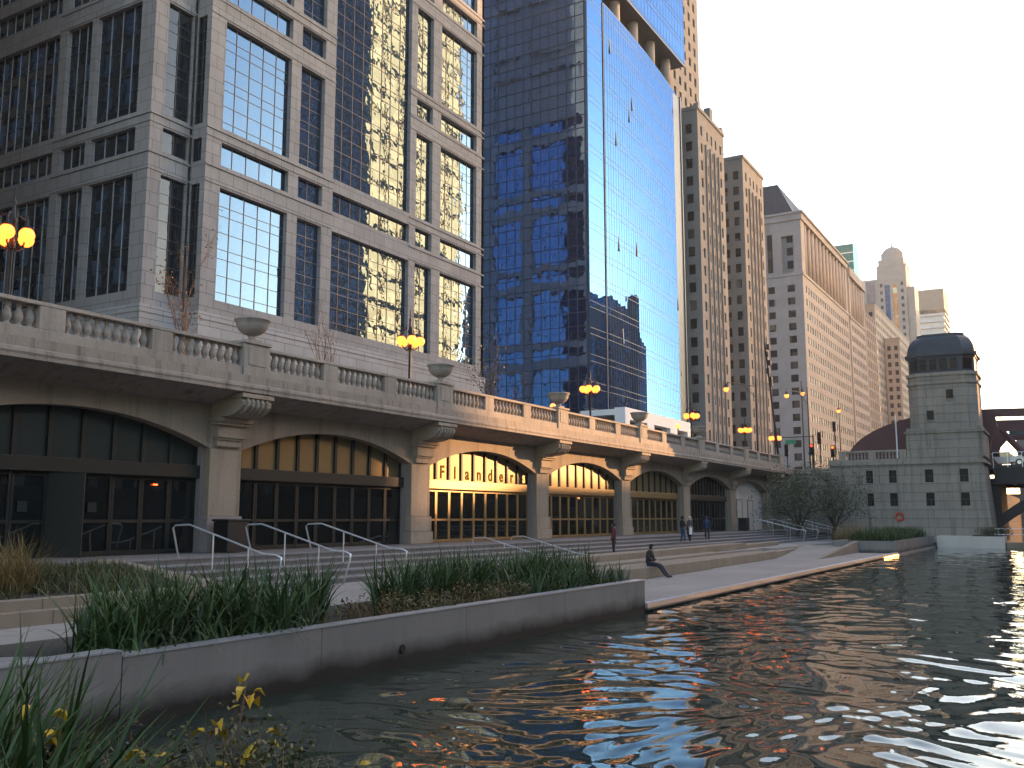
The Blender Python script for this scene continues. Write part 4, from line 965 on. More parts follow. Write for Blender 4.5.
t = thing('dark_mooring_pile', 'dark timber pile standing in the water by the floating dock', 'pile', (-3.2, 90.3, 0)); m = MB(); m.tube([(-3.2,90.3,-1),(-3.2,90.3,2.2)], .14, 8); m.build('post', M['iron'], t); m = MB(); m.lathe([(.17,0),(.17,.08),(.02,.14)], (-3.2,90.3,2.2), 8); m.build('cap', M['steel'], t)

# ------------------------------------------------------------------ STREET FURNITURE
# five-globe lamps
proto = None
LAMPS = [(16.96, 'five-globe street lamp glowing at the left edge, before the dark windows'), (37.84, 'five-globe street lamp before the mirrored gold windows, beside a stone urn'), (58.6, 'five-globe street lamp in front of the blue glass tower corner'),
         (78.85, 'five-globe street lamp right of the pale entrance portico'), (94.7, 'five-globe street lamp before the brown limestone wing, left of two'), (106.1, 'five-globe street lamp nearest the traffic signals')]
for y, lab in LAMPS:
    loc = (-28.0, y, 7.4)
    if proto is None:
        proto = thing('street_lamp', lab, 'street lamp', loc, 'five-globe lamps along the terrace')
        x = -28.0
        m = MB(); m.lathe([(.24,0),(.24,.3),(.18,.4),(.13,.5),(.10,1.0),(.075,1.2),(.065,3.4),(.09,3.5),(.12,3.6),(.07,3.75),(.09,4.3),(.14,4.4),(.08,4.5),(.05,4.9),(.08,5.0),(.03,5.1),(.02,5.5)], loc, 12); m.build('pole', M['iron'], proto, smooth=True)
        m = MB(); gl = MB(); caps = MB()
        for i in range(5):
            a = 2*pi*i/5+.4; ex, ey = cos(a), sin(a)
            m.tube([(x,y,7.4+3.55),(x+.2*ex,y+.2*ey,7.4+3.45),(x+.42*ex,y+.42*ey,7.4+3.6),(x+.5*ex,y+.5*ey,7.4+4.25),(x+.44*ex,y+.44*ey,7.4+4.5),(x+.2*ex,y+.2*ey,7.4+4.6)], .028, 6)
            caps = MB(); caps.lathe([(.17,0),(.13,.06),(.05,.12),(.03,.3),(.005,.42)], (x+.5*ex, y+.5*ey, 7.4+4.10), 10); caps.build('finial', M['iron'], proto)
        m.build('bracket', M['iron'], proto)
        for i in range(5):
            a = 2*pi*i/5+.4; q = MB(); q.ball((x+.5*cos(a), y+.5*sin(a), 7.4+3.9), .235, 12); q.build('globe', M['globe'], proto, smooth=True)
    else: copy_tree(proto, loc, y*.7, lab)

# arm street lights, signals and mast at the street crossing
def arm_light(x, y, h, arm, lab, dirx=-1):
    t = thing('arm_street_light', lab, 'street light', (x, y, 7.4), 'street lights on arms at the crossing')
    m = MB(); m.tube([(x,y,7.4),(x,y,7.4+h)], .11, 8, .06); m.build('pole', M['iron'], t)
    ax, ay = arm
    m = MB(); m.tube([(x,y,7.4+h-1.0),(x+ax*.5,y+ay*.5,7.4+h-.95),(x+ax,y+ay,7.4+h-1.05)], .05, 6); m.tube([(x,y,7.4+h-2.2),(x+ax*.45,y+ay*.45,7.4+h-1.0)], .03, 5); m.build('arm', M['iron'], t)
    m = MB(); m.lathe([(.05,.55),(.12,.45),(.2,.3),(.26,.12)], (x+ax,y+ay,7.4+h-1.75), 10); m.build('lamp_hood', M['iron'], t)
    m = MB(); m.ball((x+ax,y+ay,7.4+h-1.75), .27, 10, 1.1); m.build('bulb', M['globe_small'], t, smooth=True)
arm_light(-28, 99.1, 9.9, (-1.6,-5.0), 'arm street light left of the floodlight mast, lamp hanging to the left')
arm_light(-28, 122.5, 11.6, (-1.0,-6.5), 'arm street light with a low lamp reaching left of the signals')
arm_light(-30, 128.0, 13.2, (.3,-.7), 'arm street light directly behind the pole with the low lamp')
arm_light(-28, 141.5, 12.0, (.2,-1.2), 'arm street light above the signals, nearest the maroon arch')
t = thing('floodlight_mast', 'dark leaning mast carrying a cluster of floodlights', 'mast', (-27, 103.5, 7.4))
m = MB(); m.tube([(-27,104,7.4),(-27.6,101.9,21.4)], .14, 8, .08); m.build('pole', M['iron'], t)
for z, s_ in ((20.9,1),(20.0,-1),(19.2,1),(18.2,-1),(17.4,1),(16.9,1)):
    yy = 104-(z-7.4)*.15; m = MB(); m.box(-27.5,-27.2,yy+.1*s_,yy+.65*s_,z-.2,z+.35); m.tube([(-27.4,yy,z),(-27.4,yy+.5*s_,z)], .05, 5); m.build('floodlight', M['iron'], t)
def signal(x, y, z, lab, lamp):
    t = thing('traffic_signal', lab, 'traffic signal', (x, y, 7.4), 'traffic signals at the crossing')
    m = MB(); m.tube([(x,y,7.4),(x,y,z)], .07, 6); m.build('pole', M['iron'], t)
    m = MB(); m.box(x-.22,x+.22,y-.32,y-.08,z-1.2,z+.2); m.build('housing', M['iron'], t)
    for i in range(3):
        q = MB(); q.lathe([(.17,0),(.2,.18),(.18,.18),(.15,.0)], (0,0,0), 10); q.v = [(x+a, y-.32-c_, z-.05-i*.43+b_) for a, b_, c_ in q.v]; q.build('visor', M['iron'], t)
        q = MB(); q.ball((x,y-.36,z-.05-i*.43), .15, 8); q.build('lens', M[lamp] if i == 0 else M['iron'], t)
signal(-26.0, 115, 11.0, 'traffic signal showing red, in the middle of the crossing', 'red_light')
signal(-25.3, 116, 12.4, 'unlit traffic signal head beside the red one', 'iron')
signal(-27.8, 137, 15.6, 'unlit traffic signal high on the pole nearest the maroon arch', 'iron')
signal(-23.6, 115, 10.7, 'traffic signal glowing orange red beside the maroon arch', 'orange_light')
signal(-28.2, 112, 10.8, 'dark traffic signal left of the red one', 'iron')
t = thing('street_sign', 'green street sign on a long mast arm', 'street sign', (-26, 113, 7.4)); m = MB(); m.box(-28.6,-27.4,112.9,112.95,11.1,11.6); m.build('plate', M['green_sign'], t); m = MB(); m.tube([(-25.4,113,7.4),(-25.4,113,12.1)], .09, 6); m.tube([(-25.4,113,11.9),(-30,113,11.9)], .05, 6); m.build('mast_arm', M['iron'], t)
# small globe lights on the terrace
for x, y, z, lab in ((-26.5, 71.5, 9.6, 'single small globe light on the terrace in front of the pale portico'), (-26.0, 49.3, 8.95, 'tiny amber light beside the urn on the sunlit terrace')):
    t = thing('globe_light', lab, 'light', (x, y, 7.4), 'small globe lights on the terrace'); m = MB(); m.tube([(x,y,7.4),(x,y,z)], .05, 6); m.build('post', M['iron'], t); m = MB(); m.ball((x,y,z+.12), .17, 8); m.build('globe', M['globe_small'], t, smooth=True)

# handrails on the stairs
def handrail_at(y, lab):
    t = thing('handrail', lab, 'handrail', (-22.7, y, 1.4), 'steel handrails on the steps')
    pts = [(-22.7,y,1.4),(-23.0,y,2.28),(-22.9,y,2.36),(-22.3,y,2.38),(-22.15,y,2.34),(-19.35,y,1.60),(-18.85,y,1.57),(-18.65,y,1.50),(-18.66,y,1.36),(-18.9,y,.62)]
    m = MB(); m.tube(pts, .027, 8); m.build('rail', M['steel'], t, smooth=True)
    m = MB(); m.tube([(-21.3,y,1.1),(-21.3,y,2.12)], .022, 6); m.build('post', M['steel'], t)
    m = MB(); m.tube([(-19.9,y,.75),(-19.9,y,1.75)], .022, 6); m.build('post', M['steel'], t)
    return t
hr0 = handrail_at(19.5, 'leftmost steel handrail, nearest the dark arch with the open door')
for y, lab in ((22.4, 'second steel handrail from the left, in front of the first pier'), (25.2, 'third steel handrail from the left, before the shaded arch'), (38.0, 'steel handrail end showing above the plants below the lettered doors'), (41.5, 'steel handrail end showing above the plants right of the lettered doors'),
               (79.0, 'far steel handrail beside the black litter bin'), (83.5, 'far steel handrail in front of the pale walled-up bay'), (88.5, 'far steel handrail by the end pier'), (93.0, 'farthest steel handrail, nearest the green tree')):
    copy_tree(hr0, (-22.7, y, 1.4) if not 30 < y < 50 else (-23.4, y-1.0, .70), 0, lab)
# litter bins
lb = thing('litter_bin', 'black litter bin against the first pier', 'litter bin', (-24.75, 23.4, 1.4), 'black litter bins on the landing')
m = MB(); m.box(-25.1,-24.4,22.95,23.9,1.44,2.45); m.build('body', M['iron'], lb, bevel=.03); m = MB(); m.box(-25.14,-24.36,22.91,23.94,2.452,2.53); m.build('lid', M['bronze_dark'], lb, bevel=.02)
copy_tree(lb, (-24.2, 80.6, 1.4), 0, 'black litter bin on the far landing beside the pale walled-up bay')

# ------------------------------------------------------------------ PLANTS
def leaf_mesh(name, V, F, shade, mat, parent=None, org=(0,0,0)):
    org = Vector(org); V = np.asarray(V, dtype=np.float32) - np.array(org, dtype=np.float32); F = np.asarray(F, dtype=np.int32)
    me = bpy.data.meshes.new(name); me.vertices.add(len(V)); me.vertices.foreach_set('co', V.ravel())
    k = F.shape[1]; me.loops.add(F.size); me.loops.foreach_set('vertex_index', F.ravel()); me.polygons.add(len(F)); me.polygons.foreach_set('loop_start', np.arange(0, F.size, k, dtype=np.int32))
    me.update(calc_edges=True); at = me.attributes.new('shade', 'FLOAT', 'FACE'); at.data.foreach_set('value', np.asarray(shade, dtype=np.float32)); me.materials.append(mat)
    o = bpy.data.objects.new(name, me); COL.objects.link(o); o.location = org - (LOC[parent.name] if parent is not None else Vector((0,0,0)))
    if parent is not None: o.parent = parent
    LOC[o.name] = org; return o
def blades(roots, hmin, hmax, w, lean=.5, droop=.55, seg=6):
    """strap leaves rising from root points and arching over"""
    n = len(roots); az = RNG.uniform(0, 2*pi, n); h = RNG.uniform(hmin, hmax, n); ln = np.abs(RNG.normal(0, lean, n)); dr = RNG.uniform(.1, 1, n)**2*droop*2
    V = np.zeros((n, seg+1, 2, 3), np.float32); p = np.array(roots, np.float32); ang = .08+ln*.5
    ww = w*RNG.uniform(.6, 1.2, n); tw = az + pi/2 + RNG.normal(0, .5, n)
    for s in range(seg+1):
        f = s/seg; wd = ww*(1-f**2.2)*.5 + .0008
        for q, sg in ((0, -1), (1, 1)):
            V[:, s, q, 0] = p[:, 0] + sg*wd*np.cos(tw); V[:, s, q, 1] = p[:, 1] + sg*wd*np.sin(tw); V[:, s, q, 2] = p[:, 2]
        st = h/seg; p = p + np.stack([np.sin(ang)*np.cos(az)*st, np.sin(ang)*np.sin(az)*st, np.cos(ang)*st], -1); ang = ang + (dr*1.1+ln*.25)/seg*(1+f*1.6)
    base = (np.arange(n)*(seg+1)*2)[:, None]; s = np.arange(seg)[None, :]*2
    F = np.stack([base+s, base+s+1, base+s+3, base+s+2], -1).reshape(-1, 4)
    sh = np.repeat(RNG.uniform(0, 1, n), seg)*.75 + np.tile(np.linspace(0, .25, seg), n)
    return V.reshape(-1, 3), F, sh
def clumpy(x0, x1, y0, y1, z, nc, per, spread):
    out = []
    for _ in range(nc):
        cx, cy = RNG.uniform(x0, x1), RNG.uniform(y0, y1); k = int(per*RNG.uniform(.5, 1.5))
        q = RNG.normal(0, spread, (k, 2)); out.append(np.column_stack([np.clip(cx+q[:, 0], x0-.1, x1+.1), np.clip(cy+q[:, 1], y0-.2, y1+.2), np.full(k, z)]))
    return np.concatenate(out)
def by_az(P, a0, a1): a = np.degrees(np.arctan2(P[:, 0], P[:, 1])); return P[(a >= a0) & (a <= a1)]
def leaflets(c, n, r, size, zmin=None):
    P = RNG.normal(0, 1, (n, 3)); P /= np.linalg.norm(P, axis=1)[:, None]; P *= (RNG.uniform(0, 1, (n, 1))**.45); P = P*np.array(r) + np.array(c)
    return P
def leaf_quads(P, size, flat=.3):
    n = len(P); a = RNG.normal(0, 1, (n, 3)); a[:, 2] *= flat+.4; a /= np.linalg.norm(a, axis=1)[:, None]; b_ = np.cross(a, RNG.normal(0, 1, (n, 3))); b_ /= np.linalg.norm(b_, axis=1)[:, None]+1e-6
    s = size*RNG.uniform(.6, 1.4, (n, 1)); V = np.stack([P-a*s*.5, P+b_*s*.28, P+a*s*.5, P-b_*s*.28], 1).reshape(-1, 3)
    F = (np.arange(n)*4)[:, None] + np.arange(4)[None, :]; return V, F, RNG.uniform(0, 1, n)
def merge(parts):
    V = []; F = []; S_ = []; k = 0
    for v, f, s in parts: V.append(v); F.append(f+k); S_.append(s); k += len(v)
    return np.concatenate(V), np.concatenate(F), np.concatenate(S_)
def stuff(name, parts, mat, lab, cat='plants', org=(0,0,0)):
    o = leaf_mesh(name, *merge(parts), mat, None, org); tag(o, lab, cat, kind='stuff'); return o
# iris-like bed along the river wall
stuff('iris_leaves', [blades(by_az(clumpy(-13.0,-10.8,8.6,14.6,.70,66,34,.09), -90, -41.3), .6, 1.4, .046, .6, .6), blades(by_az(clumpy(-11.2,-10.6,8.3,14.0,.70,28,13,.12), -90, -41.5), .6, 1.1, .036, 1.2, 1.2)], M['grass'], 'dense dark green strap-leaved plants spilling over the near river wall', org=(-11.6,11.5,.7))
stuff('iris_leaves', [blades(by_az(clumpy(-13.6,-11.6,14.6,24.4,.70,84,30,.10), -38.3, 0), .65, 1.35, .046, .58, .55), blades(clumpy(-11.7,-10.8,19.5,24.5,.70,40,20,.12), .35, .9, .040, .6, .6)], M['grass'], 'dark green strap-leaved plants in the far half of the river bed', org=(-12.2,20,.7))
pp = []
for _ in range(64):
    c = (RNG.uniform(-12.4,-10.8), RNG.uniform(14.6,22.5), RNG.uniform(.75,1.0)); pp.append(leaf_quads(leaflets(c, 150, (.28,.3,.28), .05), .06))
stuff('perennial_foliage', pp, M['shrub'], 'low mixed green perennials along the middle of the river wall', org=(-11.6,18,.8))
pp = []
for _ in range(34):
    c = (RNG.uniform(-12.4,-10.8), RNG.uniform(14.2,18.8), RNG.uniform(.75,.98)); pp.append(leaf_quads(leaflets(c, 110, (.25,.28,.3), .05), .055))
stuff('browning_foliage', pp, M['shrub_brown'], 'browning seedy perennials between the two strap-leaved clumps', org=(-11.6,16,.8))
stuff('dry_stems', [blades(clumpy(-12.3,-10.9,13.8,20,.7,50,10,.2), .2, .5, .008, .6, .3)], M['grass_dry'], 'thin dry stems among the browning perennials', org=(-11.6,17,.7))
def slope_z(P): P = P.copy(); P[:, 2] = .98 + (-17.5-P[:, 0])/3.3*.46; return P
stuff('dead_leaf_blades', [blades(clumpy(-12.6,-10.8,8.6,24.2,.70,60,9,.15), .25, .7, .022, 1.0, 1.1)], M['grass_dry'], 'withered straw-coloured blades scattered through the river bed planting', org=(-11.6,16,.7))
# left terrace scrub and ornamental grass
stuff('scrub_grass', [blades(slope_z(clumpy(-20.6,-17.7,4,15.6,1.02,420,30,.18)), .14, .42, .018, .9, .9)], M['shrub'], 'short scrubby grass in the stepped planter at the left', org=(-19,9,1))
def tuft(x, y, z, h, r, lab):
    a = RNG.uniform(0, 2*pi, 620); q = np.sqrt(RNG.uniform(0, 1, 620))*r*.5
    V, F, s = blades(np.column_stack([x+q*np.cos(a), y+q*np.sin(a), np.full(620, z)]), h*.55, h*1.1, .012, .55, .75, 7)
    tag(leaf_mesh('ornamental_grass', V, F, s, M['grass_dry'], None, (x,y,z)), lab, 'ornamental grass', 'tan ornamental grasses')
tuft(-18.6, 11.75, 1.1, 1.25, 1.0, 'tan ornamental grass tuft at the left edge of the picture')
tuft(-15.0, 80.0, .6, 1.7, 2.0, 'wide tan ornamental grass behind the far planter'); 
tuft(-16.2, 82.5, .6, 1.6, 2.0, 'tan ornamental grass mound between the green tree and the far planter')
# far planter and dock plants
stuff('planter_foliage', [blades(clumpy(-13.6,-10.8,70.2,89,.8,150,26,.25), .6, 1.25, .045, .5, .6, 4)], M['grass'], 'green strap-leaved plants filling the far planter', org=(-12,80,.8))
pp = [leaf_quads(leaflets((RNG.uniform(-13.4,-11), RNG.uniform(72,88), 1.25), 90, (.6,.8,.45), .1), .15) for _ in range(26)]
stuff('planter_shrubs', pp, M['shrub'], 'mixed green shrubs in the far planter', org=(-12,80,.8))
V, F, s = merge([leaf_quads(leaflets((-6.4+RNG.normal(0,.5), 91.3, 1.4), 160, (.6,.6,.4), .1), .13) for _ in range(6)])
t = thing('shrub', 'low dark shrub on the pale dock block', 'shrub', (-6.4,91.3,1.0)); leaf_mesh('foliage', V, F, s, M['tree_leaf'], t, (-6.4,91.3,1.0)); m = MB(); m.tube([(-6.4,91.3,1.0),(-6.3,91.3,1.5)], .04, 5); m.build('stem', M['bark'], t)

# trees
def limb(mb, p, d, L, r, depth, tips, spread=.6, up=.15, seg=4, kids=3):
    pts = [Vector(p)]; d = Vector(d).normalized(); rs = [r]
    for i in range(seg):
        d = (d + Vector((random.gauss(0,.10), random.gauss(0,.10), random.gauss(up*.3,.05)))).normalized(); pts.append(pts[-1]+d*(L/seg)); rs.append(r*(1-.6*(i+1)/seg))
    mb.tube(pts, rs, 6 if r > .03 else 4)
    if depth == 0: tips.append(pts[-1]); tips.append(pts[-2]); return
    for k in range(kids):
        i = random.randint(1, seg); a = random.uniform(0, 2*pi); sd_ = d.orthogonal().normalized(); sd_ = Matrix.Rotation(a, 3, d) @ sd_
        limb(mb, pts[i], d*(1-spread)+sd_*spread+Vector((0,0,up)), L*random.uniform(.5,.75), max(rs[i]*.6, .006), depth-1, tips, spread, up, max(2, seg-1), kids)
    tips.append(pts[-1])
def tree(name, lab, cat, loc, h, tr, depth, kids, leafm, nleaf, lsize, cr, grp=None, spread=.5, up=.25, trunkfrac=.35, bark='bark'):
    t = thing(name, lab, cat, loc, grp); m = MB(); tips = []
    p = Vector(loc); pts = [p+Vector((random.gauss(0,.03)*i, random.gauss(0,.03)*i, h*trunkfrac*i/4)) for i in range(5)]
    m.tube(pts, [tr*(1.15 if i == 0 else 1-.08*i) for i in range(5)], 8)
    for k in range(kids+1):
        a = 2*pi*k/(kids+1)+random.random(); limb(m, pts[random.randint(2,4)] if k else pts[-1], (cos(a)*spread, sin(a)*spread, 1.0) if k else (0,0,1), h*(.38 if k else .48), tr*.62, depth, tips, spread, up, 4, kids)
    m.build('trunk', M[bark], t, smooth=True)
    if nleaf:
        P = np.array([tuple(random.choice(tips)) for _ in range(nleaf)]) + RNG.normal(0, cr, (nleaf, 3))
        V, F, s = leaf_quads(P, lsize); leaf_mesh('crown', V, F, s, leafm, t, loc)
    return t
tree('willow_tree', 'airy green tree in front of the abutment wall, left of the tower', 'tree', (-20.6,84.5,.6), 8.2, .14, 2, 5, M['tree_leaf'], 7000, .15, .40, 'green trees beside the bridge tower', .62, .12, .14)
tree('willow_tree', 'thinner green tree touching the tower base block, right of its neighbour', 'tree', (-18.3,87.5,.6), 8.0, .12, 2, 5, M['tree_leaf'], 4600, .15, .42, 'green trees beside the bridge tower', .6, .12, .14)
tree('street_sapling', 'bare street sapling with a few brown leaves, left of the first urn', 'tree', (-31,26.4,7.4), 6.3, .06, 2, 4, M['brown_leaf'], 260, .12, .18, 'bare saplings along the street', .35, .4, .25, 'twig')
tree('street_sapling', 'bare grey street sapling between the first urn and the lamp', 'tree', (-31,35.0,7.4), 5.6, .05, 2, 4, M['brown_leaf'], 50, .10, .15, 'bare saplings along the street', .35, .4, .25, 'bark')
tree('street_sapling', 'street sapling with dark leaves against the corner of the blue tower', 'tree', (-31,50.6,7.4), 6.0, .06, 2, 4, M['shrub'], 420, .14, .25, 'bare saplings along the street', .4, .35, .25, 'bark')
tree('street_sapling', 'small street tree in front of the dark side of the blue tower', 'tree', (-33,57.5,7.4), 4.6, .06, 2, 4, M['brown_leaf'], 260, .13, .25, 'bare saplings along the street', .4, .35, .25, 'bark')

# near bank under the camera: planted bed
b = MB(); b.prism([(-6.8,-4,-1.5),(2,-4,-1.5),(2,2.0,-1.5),(-1.5,3.7,-1.5),(-4.2,4.3,-1.5),(-6.8,3.4,-1.5)], (0,0,2.5)); tag(b.build('bank_soil', M['earth']), kind='structure')
def fan(a0, a1, r0, r1, nc, per, spread):
    out = []
    for _ in range(nc):
        a = radians(RNG.uniform(a0, a1)); r = RNG.uniform(r0, r1); k = int(per*RNG.uniform(.5, 1.5)); q = RNG.normal(0, spread, (k, 2)); out.append(np.column_stack([r*sin(a)+q[:, 0], r*cos(a)+q[:, 1], np.full(k, 1.0)]))
    return np.concatenate(out)
stuff('iris_leaves', [blades(fan(-63,-56.0,3.6,5.2,46,26,.09), .45, 1.2, .030, .55, .5, 8)], M['grass'], 'near dark green strap leaves at the lower left corner', org=(-4.0,2.3,1.0))
stuff('bank_undergrowth', [blades(fan(-57,-41,4.3,5.2,80,26,.11), .2, .50, .012, .8, .8)], M['shrub'], 'short tangled undergrowth along the bottom edge', org=(-4,3.5,1.0))
stuff('bank_undergrowth', [blades(fan(-57,-41,4.3,5.2,44,9,.12), .25, .72, .006, .8, .5)], M['grass_dry'], 'dry stalks among the undergrowth at the bottom edge', org=(-4,3.5,1.0))
stuff('bank_undergrowth', [blades(fan(-57,-45,4.3,5.2,14,12,.08), .3, .65, .022, .7, .6)], M['grass'], 'a few broad green blades standing in the undergrowth at the bottom edge', org=(-4,3.5,1.0))
pp = []
for x, y, _ in fan(-57,-42,4.4,5.2,110,1,.02): pp.append(leaf_quads(leaflets((x, y, RNG.uniform(1.1,1.6)), 34, (.09,.09,.16), .03), .032))
stuff('bank_herbs', pp, M['shrub'], 'small leafy herbs among the undergrowth at the bottom edge', org=(-4,3.5,1.0))
stuff('bank_herbs', pp[::3] and [leaf_quads(leaflets((x, y, RNG.uniform(1.15,1.65)), 26, (.07,.07,.16), .03), .028) for x, y, _ in fan(-57,-43,4.4,5.2,50,1,.02)], M['shrub_brown'], 'brown seed heads among the undergrowth at the bottom edge', org=(-4,3.5,1.0))
def stemmed(x, y, h, lab, n=4, lean=(0,0), sz=.085):
    t = thing('yellow_leaved_stem', lab, 'plant', (x,y,1.0), 'yellow-leaved stems on the near bank')
    top = Vector((x+lean[0], y+lean[1], 1.0+h)); m = MB(); m.tube([(x,y,.95),(x+lean[0]*.3,y+lean[1]*.3,1.0+h*.5),tuple(top)], .008, 5, .004); m.build('stem', M['twig'], t)
    for i in range(n*2):
        a = random.uniform(0, 2*pi); d = Vector((cos(a), sin(a), random.uniform(-.5,.35))).normalized(); w_ = d.cross(Vector((0,0,1))).normalized(); s_ = sz*random.uniform(.75,1.25); b0 = top - Vector((0,0,.055*i*random.random())) + d*.03
        up = d.cross(w_)*random.choice((-.34,-.2,.12))*s_
        V = [b0, b0+d*s_*.3+w_*s_*.30+up, b0+d*s_*.62+w_*s_*.25+up, b0+d*s_-Vector((0,0,.03)), b0+d*s_*.62-w_*s_*.25+up, b0+d*s_*.3-w_*s_*.30+up, b0+d*s_*.5]
        F = [(0,1,6,6),(1,2,6,6),(2,3,6,6),(3,4,6,6),(4,5,6,6),(5,0,6,6)]
        me = bpy.data.meshes.new('leaf'); me.from_pydata([tuple(v-b0) for v in V], [], [f[:3] for f in F]); at = me.attributes.new('shade','FLOAT','FACE'); sh = random.random(); at.data.foreach_set('value', [sh]*6); me.materials.append(M['yellow_leaf'])
        o = bpy.data.objects.new('leaf', me); COL.objects.link(o); o.parent = t; o.location = b0 - LOC[t.name]; LOC[o.name] = b0
    return t
STEMS = [(-3.95,2.62,.78,4,'yellow-leaved stem at the far left with four broad leaves above the strap leaves',(.03,.05)), (-3.95,3.25,.46,3,'short stem with three bright yellow leaves low over the wall',(0,.03)), (-3.75,3.35,.60,3,'stem with a pair of curled yellow leaves reaching right',(.10,.03)),
         (-3.6,3.45,.80,3,'tallest yellow-leaved stem in the middle of the bottom edge',(.05,.05)), (-3.55,3.5,.55,3,'stem with greenish yellow leaves beside the tallest one',(.05,.05)), (-3.0,3.6,.44,2,'bent stem with a long ochre leaf at the right of the undergrowth',(.08,.05))]
for x, y, h, n, lab, ln in STEMS: stemmed(x, y, h, lab, n, ln)

# ------------------------------------------------------------------ PEOPLE
def person(lab, loc, rz, joints, edges, mats, hair, extra=None):
    """joints: name -> (pos, radius); edges: (a, b, material key); grown into one skin"""
    names = list(joints); idx = {n: i for i, n in enumerate(names)}
    me = bpy.data.meshes.new('person_skeleton'); me.from_pydata([joints[n][0] for n in names], [(idx[a], idx[b_]) for a, b_, _ in edges], [])
    tmp = bpy.data.objects.new('person_tmp', me); COL.objects.link(tmp)
    sk = tmp.modifiers.new('skin', 'SKIN'); sv = me.skin_vertices[0].data
    for n in names: r = joints[n][1]; sv[idx[n]].radius = r if isinstance(r, tuple) else (r, r)
    sv[0].use_root = True
    ss = tmp.modifiers.new('sub', 'SUBSURF'); ss.levels = 2; ss.render_levels = 2
    dg = bpy.context.evaluated_depsgraph_get(); out = bpy.data.meshes.new_from_object(tmp.evaluated_get(dg)); bpy.data.objects.remove(tmp)
    t = thing('person', lab, 'person', loc); t.rotation_euler.z = rz
    out.name = 'body'; out.materials.clear(); keys = []
    for _, _, k in edges:
        if k not in keys: keys.append(k)
    for k in keys: out.materials.append(mats[k])
    segs = [(Vector(joints[a][0]), Vector(joints[b_][0]), keys.index(k), (joints[a][1] if not isinstance(joints[a][1], tuple) else joints[a][1][0])) for a, b_, k in edges]
    for p in out.polygons:
        c = p.center; best = None
        for a, b_, k, r in segs:
            ab = b_-a; f = max(0, min(1, (c-a).dot(ab)/max(ab.length_squared, 1e-6))); d = (c-(a+ab*f)).length - r*.6
            if best is None or d < best[0]: best = (d, k)
        p.material_index = best[1]; p.use_smooth = True
    o = bpy.data.objects.new('body', out); COL.objects.link(o); o.parent = t; LOC[o.name] = Vector(loc)
    hc = joints['head'][0]
    h = MB(); h.ball((hc[0], hc[1]-.018, hc[2]+.03), .112, 10, 1.1); h.v = [(x, y if not (y > hc[1]+.05 and z < hc[2]+.04) else hc[1]+.02, z) for x, y, z in h.v]
    me2 = bpy.data.meshes.new('hair'); me2.from_pydata(h.v, [], h.f); me2.materials.append(hair); me2.polygons.foreach_set('use_smooth', [True]*len(me2.polygons)); ho = bpy.data.objects.new('hair', me2); COL.objects.link(ho); ho.parent = t
    if extra:
        for nm, mb_, mt in extra:
            me3 = bpy.data.meshes.new(nm); me3.from_pydata(mb_.v, [], mb_.f); me3.materials.append(mt); me3.polygons.foreach_set('use_smooth', [True]*len(me3.polygons)); q = bpy.data.objects.new(nm, me3); COL.objects.link(q); q.parent = t
    return t
def hand(J, E, s, wr, d, down):
    """palm, four unequal fingers and a thumb on wrist joint wr"""
    w = Vector(J[wr][0]); d = Vector(d).normalized(); side = d.cross(Vector(down)).normalized(); down = Vector(down).normalized()
    J['palm'+s] = (tuple(w+d*.055), (.030,.022)); E.append((wr, 'palm'+s, 'skin'))
    for i, (off, L) in enumerate(((-.030,.058),(-.010,.068),(.010,.064),(.030,.050))):
        a = w+d*.095+side*off; c = a+d*L*.6+down*.012; e = c+d*L*.35+down*.028
        J[f'f{i}a{s}'] = (tuple(a), .0105); J[f'f{i}b{s}'] = (tuple(c), .0095); J[f'f{i}c{s}'] = (tuple(e), .008)
        E += [('palm'+s, f'f{i}a{s}', 'skin'), (f'f{i}a{s}', f'f{i}b{s}', 'skin'), (f'f{i}b{s}', f'f{i}c{s}', 'skin')]
    a = w+d*.05-side*.045+down*.01; c = a+d*.035+down*.015
    J['ta'+s] = (tuple(a), .011); J['tb'+s] = (tuple(c), .009); E += [('palm'+s, 'ta'+s, 'skin'), ('ta'+s, 'tb'+s, 'skin')]
